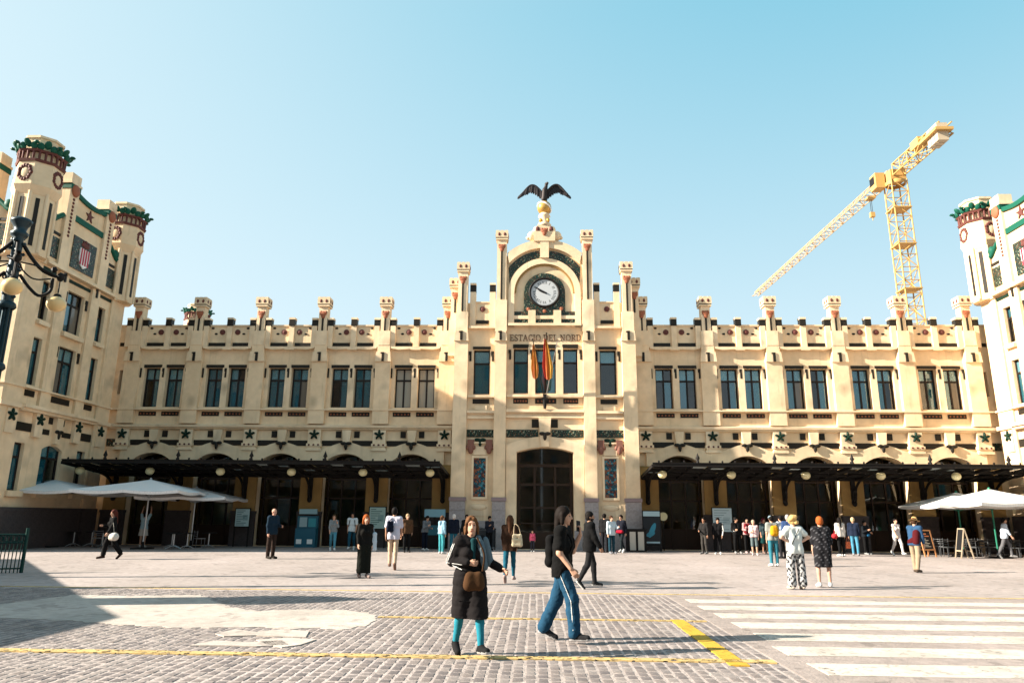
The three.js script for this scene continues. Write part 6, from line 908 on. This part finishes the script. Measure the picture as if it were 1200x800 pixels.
// ---------------------------------------------------------------- parasols, tables, chairs
function parasol(px, z, half, yEdge, yTop, cloth, poleMat, label, turn = 0) {
  const x = groundX(px, z), p = thing('parasol', label, 'parasol', [x, 0, z], turn);
  B().rod([0, 0.05, 0], [0, yTop - 0.05, 0], 0.04, 0.035, 10).build('pole', poleMat, p);
  B().box(-0.4, 0.4, 0, 0.07, -0.4, 0.4).rod([0, 0.07, 0], [0, 0.34, 0], 0.07, 0.055, 10).build('base_plate', M.iron, p);
  // square canopy: eight gores, seams sagging between the ribs
  const N = 8, rows = 7, pos = [], idx = [], pt = (k, t) => { const c = [[half, half], [0, half], [-half, half], [-half, 0], [-half, -half], [0, -half], [half, -half], [half, 0]][((k % 8) + 8) % 8]; return [c[0] * t, yTop + (yEdge - yTop) * Math.pow(t, 0.92), c[1] * t]; };
  for (let k = 0; k < N; k++) for (let j = 0; j < rows; j++) for (let i = 0; i < 4; i++) {
    const Q = (u, v) => { const a = pt(k, v), b = pt(k + 1, v), m = [0, 1, 2].map((d) => a[d] + (b[d] - a[d]) * u); m[1] -= 0.03 * half * v * Math.sin(u * Math.PI) * v; return m; };
    const A = Q(i / 4, j / rows), Bq = Q((i + 1) / 4, j / rows), Cq = Q((i + 1) / 4, (j + 1) / rows), Dq = Q(i / 4, (j + 1) / rows);
    for (const v of [A, Dq, Cq, A, Cq, Bq]) pos.push(...v);
  }
  for (let k = 0; k < N; k++) { const a = pt(k, 1), b = pt(k + 1, 1), n = 6; for (let i = 0; i < n; i++) { const m = (u) => [0, 1, 2].map((d) => a[d] + (b[d] - a[d]) * u - (d === 1 ? 0.03 * half * Math.sin(u * Math.PI) : 0)), e = m(i / n), f = m((i + 1) / n), dn = (q, h) => [q[0] * 0.995, q[1] - h, q[2] * 0.995]; for (const v of [e, dn(e, 0.13), dn(f, 0.13), e, dn(f, 0.13), f]) pos.push(...v); } }
  const g = new THREE.BufferGeometry(); g.setAttribute('position', new THREE.Float32BufferAttribute(pos, 3)); g.computeVertexNormals(); const uv = new Float32Array(pos.length / 3 * 2); for (let i = 0; i < pos.length / 3; i++) { uv[2 * i] = pos[3 * i]; uv[2 * i + 1] = pos[3 * i + 2]; } g.setAttribute('uv', new THREE.BufferAttribute(uv, 2));
  const mat = cloth.clone(); mat.side = THREE.DoubleSide; part(g, mat, 'canopy', p);
  for (let k = 0; k < 8; k++) { const e = pt(k, 0.97); B().rod([0, yTop - 0.06, 0], [e[0], e[1] - 0.05, e[2]], 0.014, 0.012, 5).rod([0, yEdge - 0.28, 0], [e[0] * 0.5, (yTop + yEdge) / 2 - 0.03, e[2] * 0.5], 0.012, 0.012, 5).build('rib', poleMat, p); }
  B().ball(0, yTop + 0.02, 0, 0.06, 0.07, 0.06).build('finial', poleMat, p);
  return p;
}
const greenPole = std(C(0.02, 0.16, 0.10), 0.4, { metalness: 0.2 });
parasol(52, 3.6, 2.7, 2.72, 3.3, M.parasolGrey, M.steel, 'square grey parasol against the corner pavilion plinth');
parasol(166, 4.4, 2.5, 2.72, 3.3, M.parasolGrey, M.steel, 'square grey parasol that the person in light blue reaches up to', 0.05);
parasol(222, 1.9, 2.2, 2.5, 3.02, M.parasolGrey, M.steel, 'square grey parasol standing nearest the glass doors under the canopy', 0.1);
parasol(1130, 3.0, 1.95, 2.38, 3.02, M.parasolWhite, greenPole, 'white parasol on a green pole above the chalkboards');
parasol(1170, 4.6, 2.1, 2.45, 3.12, M.parasolWhite, greenPole, 'white parasol on a green pole beside the person in light blue shirt', 0.12);
parasol(1222, 3.2, 2.1, 2.42, 3.02, M.parasolWhite, greenPole, 'white parasol on a green pole close to the sunlit pavilion');

const tableLabel = 'round dark cafe table on a four-footed steel base under the grey parasols', tableGroup = 'cafe tables under the grey parasols';
let tab = null;
for (const [px, z] of [[46, 3.4], [84, 2.6], [118, 3.6], [200, 3.0], [202, 4.4], [218, 3.8], [243, 2.6], [105, 2.2]]) {
  const x = groundX(px, z);
  if (!tab) { tab = thing('cafe_table', tableLabel, 'table', [x, 0, z], 0, tableGroup); B().lathe([[0, 0.72], [0.36, 0.72], [0.37, 0.735], [0.36, 0.75], [0, 0.75]], 0, 0, 0, 20).build('table_top', M.black, tab); B().rod([0, 0.1, 0], [0, 0.72, 0], 0.032, 0.032, 10).build('column', M.steel, tab); for (let k = 0; k < 4; k++) { const a = k * Math.PI / 2 + 0.5; B().tube([[0, 0.16, 0], [0.16 * Math.cos(a), 0.12, 0.16 * Math.sin(a)], [0.36 * Math.cos(a), 0.02, 0.36 * Math.sin(a)]], 0.022, 8, 6).build('foot', M.steel, tab); } }
  else copyOf(tab, [x, 0, z], rnd() * 1.5);
}
function makeChair(label, group, mat, x, z, turn) {
  const c = thing('cafe_chair', label, 'chair', [x, 0, z], turn, group);
  B().box(-0.22, 0.22, 0.43, 0.465, -0.21, 0.22).build('seat', mat, c); 
  for (const y of [0.58, 0.68, 0.78]) B().tube([[-0.21, y, -0.21], [0, y, -0.26], [0.21, y, -0.21]], 0.018, 8, 5).build('back_slat', mat, c);
  for (const [a, b] of [[-1, -1], [1, -1]]) B().rod([a * 0.21, 0, -0.25], [a * 0.21, 0.84, -0.21], 0.016, 0.016, 6).build('leg', mat, c);
  for (const a of [-1, 1]) B().rod([a * 0.2, 0, 0.2], [a * 0.2, 0.43, 0.19], 0.016, 0.016, 6).build('leg', mat, c);
  return c;
}
{ const L = 'dark metal cafe chair among the tables under the white parasols', Gp = 'cafe chairs under the white parasols'; let c = null; for (const [px, z, t] of [[1112, 4.3, 0.2], [1104, 3.0, 2.2], [1128, 3.4, -1.2], [1143, 4.0, 0.5], [1152, 3.0, 2.9], [1166, 3.4, -0.4], [1186, 3.6, 1.8], [1196, 4.4, 0.1], [1137, 2.4, 3.0]]) c ? copyOf(c, [groundX(px, z), 0, z], t) : c = makeChair(L, Gp, std(C(0.09, 0.095, 0.10), 0.4, { metalness: 0.6 }), groundX(px, z), z, t);
  const L2 = 'dark metal cafe chair standing among the tables under the grey parasols', G2 = 'cafe chairs under the grey parasols'; c = null; for (const [px, z, t] of [[60, 2.2, 1], [112, 3.0, 0.6], [124, 2.6, -1.8], [232, 2.2, 2.4]]) c ? copyOf(c, [groundX(px, z), 0, z], t) : c = makeChair(L2, G2, std(C(0.22, 0.22, 0.23), 0.35, { metalness: 0.7 }), groundX(px, z), z, t);
  const L3 = 'square dark cafe table under the white parasols', G3 = 'cafe tables under the white parasols'; let t = null; for (const [px, z] of [[1120, 3.8], [1146, 3.4], [1176, 3.0], [1192, 4.0]]) { const x = groundX(px, z); if (t) copyOf(t, [x, 0, z], 0.3); else { t = thing('cafe_table', L3, 'table', [x, 0, z], 0, G3); B().box(-0.34, 0.34, 0.71, 0.74, -0.34, 0.34).build('table_top', M.iron, t); B().rod([0, 0.04, 0], [0, 0.71, 0], 0.03, 0.03, 8).build('column', M.iron, t); B().box(-0.26, 0.26, 0, 0.035, -0.05, 0.05).box(-0.05, 0.05, 0.036, 0.06, -0.26, 0.26).build('foot', M.iron, t); } } }
// chalkboards
function board(px, z, label, h, frame, turn, print) {
  const b = thing('menu_board', label, 'sign', [groundX(px, z), 0, z], turn), tilt = 0.2;
  for (const q of [1, -1]) { const m = new THREE.Matrix4().makeTranslation(0, 0, q * h * Math.sin(tilt)).multiply(new THREE.Matrix4().makeRotationX(-q * tilt)); const f = B().box(-0.33, -0.27, 0, h, -0.02, 0.02).box(0.27, 0.33, 0, h, -0.02, 0.02).box(-0.27, 0.27, h - 0.06, h, -0.02, 0.02).box(-0.27, 0.27, 0.3, 0.36, -0.02, 0.02).apply(m).build('board_frame', frame, b); if (print || q < 0) { B().box(-0.27, 0.27, 0.36, h - 0.06, -0.012, 0.012).apply(m).build('board_panel', print ?? M.black, f); } }
  return b;
}
{ const cv = document.createElement('canvas'); cv.width = 128; cv.height = 160; const q = cv.getContext('2d'); q.fillStyle = '#1b1614'; q.fillRect(0, 0, 128, 160); q.fillStyle = '#c8754a'; q.fillRect(14, 18, 60, 12); q.fillRect(34, 40, 70, 9); q.fillStyle = '#cfc2ae'; for (let k = 0; k < 6; k++) q.fillRect(16, 66 + k * 14, 40 + (k * 29) % 50, 5); const t = new THREE.CanvasTexture(cv); t.colorSpace = THREE.SRGBColorSpace; t.wrapS = t.wrapT = THREE.RepeatWrapping; t.repeat.set(1 / 0.54, 1 / 0.8); t.offset.set(0.5, -0.45);
  board(1086, 4.0, 'black menu board with orange wooden frame beside the person in white', 1.25, std(C(0.45, 0.20, 0.08), 0.6), 0.25, std(C(1, 1, 1), 0.7, { map: t }));
  board(1130, 5.2, 'folding wooden easel standing open among the cafe chairs', 1.35, std(C(0.30, 0.24, 0.17), 0.6), 1.45, null); }
// ---------------------------------------------------------------- information panels, kiosk, bins along the piers
function printed(w, h, fn) { const cv = document.createElement('canvas'); cv.width = w; cv.height = h; fn(cv.getContext('2d'), w, h); const t = new THREE.CanvasTexture(cv); t.colorSpace = THREE.SRGBColorSpace; return t; }
function panel(px, z, y0, y1, w, label, tex, legs = true) {
  const p = thing('information_panel', label, 'sign', [groundX(px, z), 0, z]);
  B().box(-w / 2 - 0.05, w / 2 + 0.05, y0 - 0.05, y1 + 0.05, -0.05, 0.0).build('panel_frame', M.iron, p);
  if (legs) for (const q of [-1, 1]) B().box(q * w / 2 - 0.035, q * w / 2 + 0.035, 0, y0 - 0.05, -0.04, 0).build('leg', M.iron, p);
  part(new THREE.PlaneGeometry(w, y1 - y0).translate(0, (y0 + y1) / 2, 0.004), std(C(1, 1, 1), 0.35, { map: tex }), 'poster', p);
}
const sheet = (bg, ink, seedN) => printed(96, 128, (q, w, h) => { q.fillStyle = bg; q.fillRect(0, 0, w, h); q.fillStyle = ink; for (let k = 0; k < 9; k++) q.fillRect(8, 10 + k * 13, 26 + (k * 37 + seedN * 11) % 50, 4); q.globalAlpha = 0.35; q.fillRect(52, 40 + seedN, 34, 40); });
panel(280, 0.6, 1.05, 1.95, 0.75, 'pale notice board on the pier beside the grey parasols', sheet('#a9c4c6', '#33555c', 3));
panel(440, 0.6, 1.0, 2.1, 0.85, 'pale timetable panel on the pier behind the person in lilac', sheet('#9fb9b4', '#3f6260', 5));
panel(849, 0.6, 1.0, 2.2, 1.0, 'tall pale panel on the pier behind the stooping person', sheet('#b7cbd0', '#7f979f', 9));
panel(765, 1.6, 0.35, 2.0, 0.85, 'dark poster stand with a pale blue figure beside the central block', printed(96, 160, (q, w, h) => { q.fillStyle = '#101a22'; q.fillRect(0, 0, w, h); q.fillStyle = '#9fb8bf'; q.fillRect(0, 0, w, 24); q.fillStyle = '#2f7f96'; q.beginPath(); q.ellipse(50, 92, 14, 40, 0.5, 0, 7); q.fill(); q.beginPath(); q.ellipse(40, 110, 26, 12, -0.3, 0, 7); q.fill(); q.fillStyle = '#a9c4cc'; q.fillRect(4, 146, 88, 8); }));
{ // ticket kiosk
  const k = thing('ticket_kiosk', 'blue self-service kiosk with two pale screens beside the person in white T-shirt', 'kiosk', [groundX(357, 0.7), 0, 0.7]);
  B().box(-0.55, 0.55, 0, 0.98, -0.3, 0.15).box(-0.55, 0.55, 0.98, 1.62, -0.3, -0.1).build('cabinet', std(C(0.015, 0.10, 0.15), 0.4), k);
  B().box(-0.48, 0.48, 1.72, 1.98, -0.2, -0.08).build('header_sign', std(C(0.26, 0.42, 0.46), 0.4), k); B().box(-0.42, -0.02, 1.05, 1.55, -0.1, -0.07).build('screen', std(C(0.30, 0.42, 0.45), 0.2), k); B().box(0.06, 0.46, 1.05, 1.5, -0.1, -0.07).build('screen', std(C(0.05, 0.28, 0.34), 0.2), k);
  for (const x of [-0.38, 0.2]) B().box(x - 0.08, x + 0.2, 0.18, 0.42, 0.15, 0.17).build('notice', M.white, k);
  const h = thing('ticket_kiosk', 'kiosk with a pale blue header sign beside the central block', 'kiosk', [groundX(508, 1.0), 0, 1.0]); B().box(-0.5, 0.5, 0, 1.3, -0.35, 0.1).build('cabinet', M.iron, h); B().box(-0.55, 0.55, 1.62, 2.02, -0.15, -0.02).build('header_sign', std(C(0.20, 0.38, 0.45), 0.4), h); B().box(-0.06, 0.06, 1.3, 1.62, -0.12, -0.05).build('post', M.iron, h); B().box(-0.4, 0.4, 0.7, 1.2, 0.1, 0.12).build('screen', std(C(0.03, 0.12, 0.15), 0.2), h);
  const s = thing('hanging_sign', 'small white disc sign on the dark doors beside the poster stand', 'sign', [groundX(779, 0.3), 1.75, 0.3]); B().add(new THREE.CylinderGeometry(0.22, 0.22, 0.05, 20).rotateX(Math.PI / 2)).build('disc', M.globePale, s); B().box(-0.02, 0.02, -1.75, -0.2, -0.02, 0.0).build('post', M.iron, s);
}
{ // recycling bin and the low barriers against the plinth
  const b = thing('litter_bin', 'dark litter bin with two pale panels in front of the central pier', 'bin', [groundX(746, 1.75), 0, 1.75]); B().box(-0.5, 0.5, 0, 1.05, -0.25, 0.22).box(-0.54, 0.54, 1.05, 1.12, -0.28, 0.26).build('bin_body', M.iron, b); for (const x of [-0.2, 0.22]) B().box(x - 0.15, x + 0.15, 0.08, 0.98, 0.22, 0.24).build('bin_panel', std(C(0.55, 0.48, 0.40), 0.6), b);
  const g = thing('barrier', 'dark waist-high barrier against the plinth under the mosaic panel', 'barrier', [-3.5, 0, 1.45]); for (const x of [-0.9, 0, 0.9]) B().rod([x, 0, 0], [x, 1.05, 0], 0.03, 0.03, 8).build('post', M.iron, g); B().box(-0.9, 0.9, 0.15, 1.0, -0.015, 0.015).build('screen_panel', std(C(0.03, 0.035, 0.04), 0.4), g); B().rod([-0.95, 1.05, 0], [0.95, 1.05, 0], 0.03, 0.03, 8).build('rail', M.iron, g);
}
{ // green railing at the edge of the picture
  const r = thing('railing', 'dark green iron railing with looped tops beside the street lamp', 'railing', [0, 0, 0]), a = onGround(24, 671), b = a.clone().add(V(-4.2, 0, 2.2)), n = 52, d = b.clone().sub(a);
  for (let i = 0; i <= n; i++) { const p = a.clone().addScaledVector(d, i / n), big = i % 26 === 0; B().rod([p.x, 0, p.z], [p.x, big ? 1.22 : 1.02, p.z], big ? 0.05 : 0.014, big ? 0.045 : 0.014, big ? 10 : 6).build(big ? 'post' : 'bar', M.ironGreen, r); if (!big && i % 2) { const q = B().add(new THREE.TorusGeometry(0.08, 0.012, 5, 12).rotateY(Math.atan2(-d.z, d.x)).translate(p.x, 0.93, p.z)).build('loop', M.ironGreen, r); } }
  for (const y of [0.12, 0.82, 1.04]) B().rod([a.x, y, a.z], [b.x, y, b.z], 0.022, 0.022, 6).build('rail', M.ironGreen, r);
}
// ---------------------------------------------------------------- outside the frame: added shade casters, and blocks mirrored in windows and doors
{ // turret of the rear range, its crown showing over the parapet
  const q = onPlane(232, 362, -20), t = thing('rear_turret', 'small leaf-crowned turret showing behind a crested pier of the parapet', 'tower', [q.x - 3.8, 0, -23.8]);
  turret(t, 3.8, 3.8);
}
function cityBlock(pts, h, label, floors) {
  const b = thing('apartment_block', label, 'building', [0, 0, 0]);
  const g = B().poly(pts.map(([x, z]) => [x, -z]), 0, h); g.apply(new THREE.Matrix4().makeRotationX(-Math.PI / 2)); g.build('wall', std(C(0.36, 0.27, 0.21), 0.9, { map: stuccoMap }), b);
  for (let i = 0; i < pts.length; i++) {
    const A = pts[i], D = pts[(i + 1) % pts.length], L = Math.hypot(D[0] - A[0], D[1] - A[1]), dx = (D[0] - A[0]) / L, dz = (D[1] - A[1]) / L, n = Math.floor(L / 3.2), ang = Math.atan2(-dz, dx);
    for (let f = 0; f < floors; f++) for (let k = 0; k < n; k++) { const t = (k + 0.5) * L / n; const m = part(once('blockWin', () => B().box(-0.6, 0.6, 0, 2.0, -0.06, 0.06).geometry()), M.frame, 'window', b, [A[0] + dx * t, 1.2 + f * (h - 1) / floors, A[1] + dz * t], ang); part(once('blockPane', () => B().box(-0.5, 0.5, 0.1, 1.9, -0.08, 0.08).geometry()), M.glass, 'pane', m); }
  }
  return b;
}
{ // unseen column added to throw a broad band of shade on the setts
  const a = thing('unseen_shade_column', 'round dark green unseen column added to shade the setts', 'column', [-14.3, 0, 26.9]); B().lathe([[0.72, 0], [0.72, 0.4], [0.62, 0.5], [0.62, 4.0], [0.78, 4.1], [0.78, 4.25]], 0, 0, 0, 20).build('drum', M.ironGreen, a); B().lathe([[0.78, 4.25], [0.6, 4.7], [0.3, 5.0], [0.1, 5.15], [0.06, 5.5], [0, 5.6]], 0, 0, 0, 20).build('dome', M.ironGreen, a);
}
{ // unseen block, shaped and added to shade the railing and the setts
  const k = thing('unseen_shade_block', 'low green unseen block added to shade the railing', 'kiosk', [0, 0, 0]), pts = [[-27.4, 14.9], [-17.9, 26.6], [-15.4, 29.6], [-15.2, 40], [-24, 40], [-33, 20]];
  const pr = (y0, y1, grow) => { const c = [-22, 28]; const g = B().poly(pts.map(([x, z]) => [c[0] + (x - c[0]) * grow, -(c[1] + (z - c[1]) * grow)]), y0, y1); g.apply(new THREE.Matrix4().makeRotationX(-Math.PI / 2)); return g; };
  pr(0, 3.6, 0.96).build('shade_block_wall', M.ironGreen, k); pr(3.6, 4.1, 1.0).build('shade_block_roof', M.iron, k);
  for (let i = 0; i < 5; i++) { const t = 0.15 + i * 0.17, x = -27.0 + 9.2 * t, z = 15.4 + 11.4 * t; B().box(-0.7, 0.7, 1.0, 3.0, -0.05, 0.05).build('shade_block_window', M.glass, k).position.set(x, 0, z); k.children[k.children.length - 1].rotation.y = -0.89; }
}
cityBlock([[-62, 66], [0.2, 66], [0.2, 80], [-62, 80]], 26, 'long apartment block across the street mirrored in the dark windows', 6);
cityBlock([[0.6, 66], [62, 66], [62, 78], [0.6, 78]], 12, 'low apartment block across the street mirrored in the glass doors', 3);

scene.traverse((o) => { if (o.isMesh) { o.castShadow = true; o.receiveShadow = true; } });
renderer.render(scene, camera);
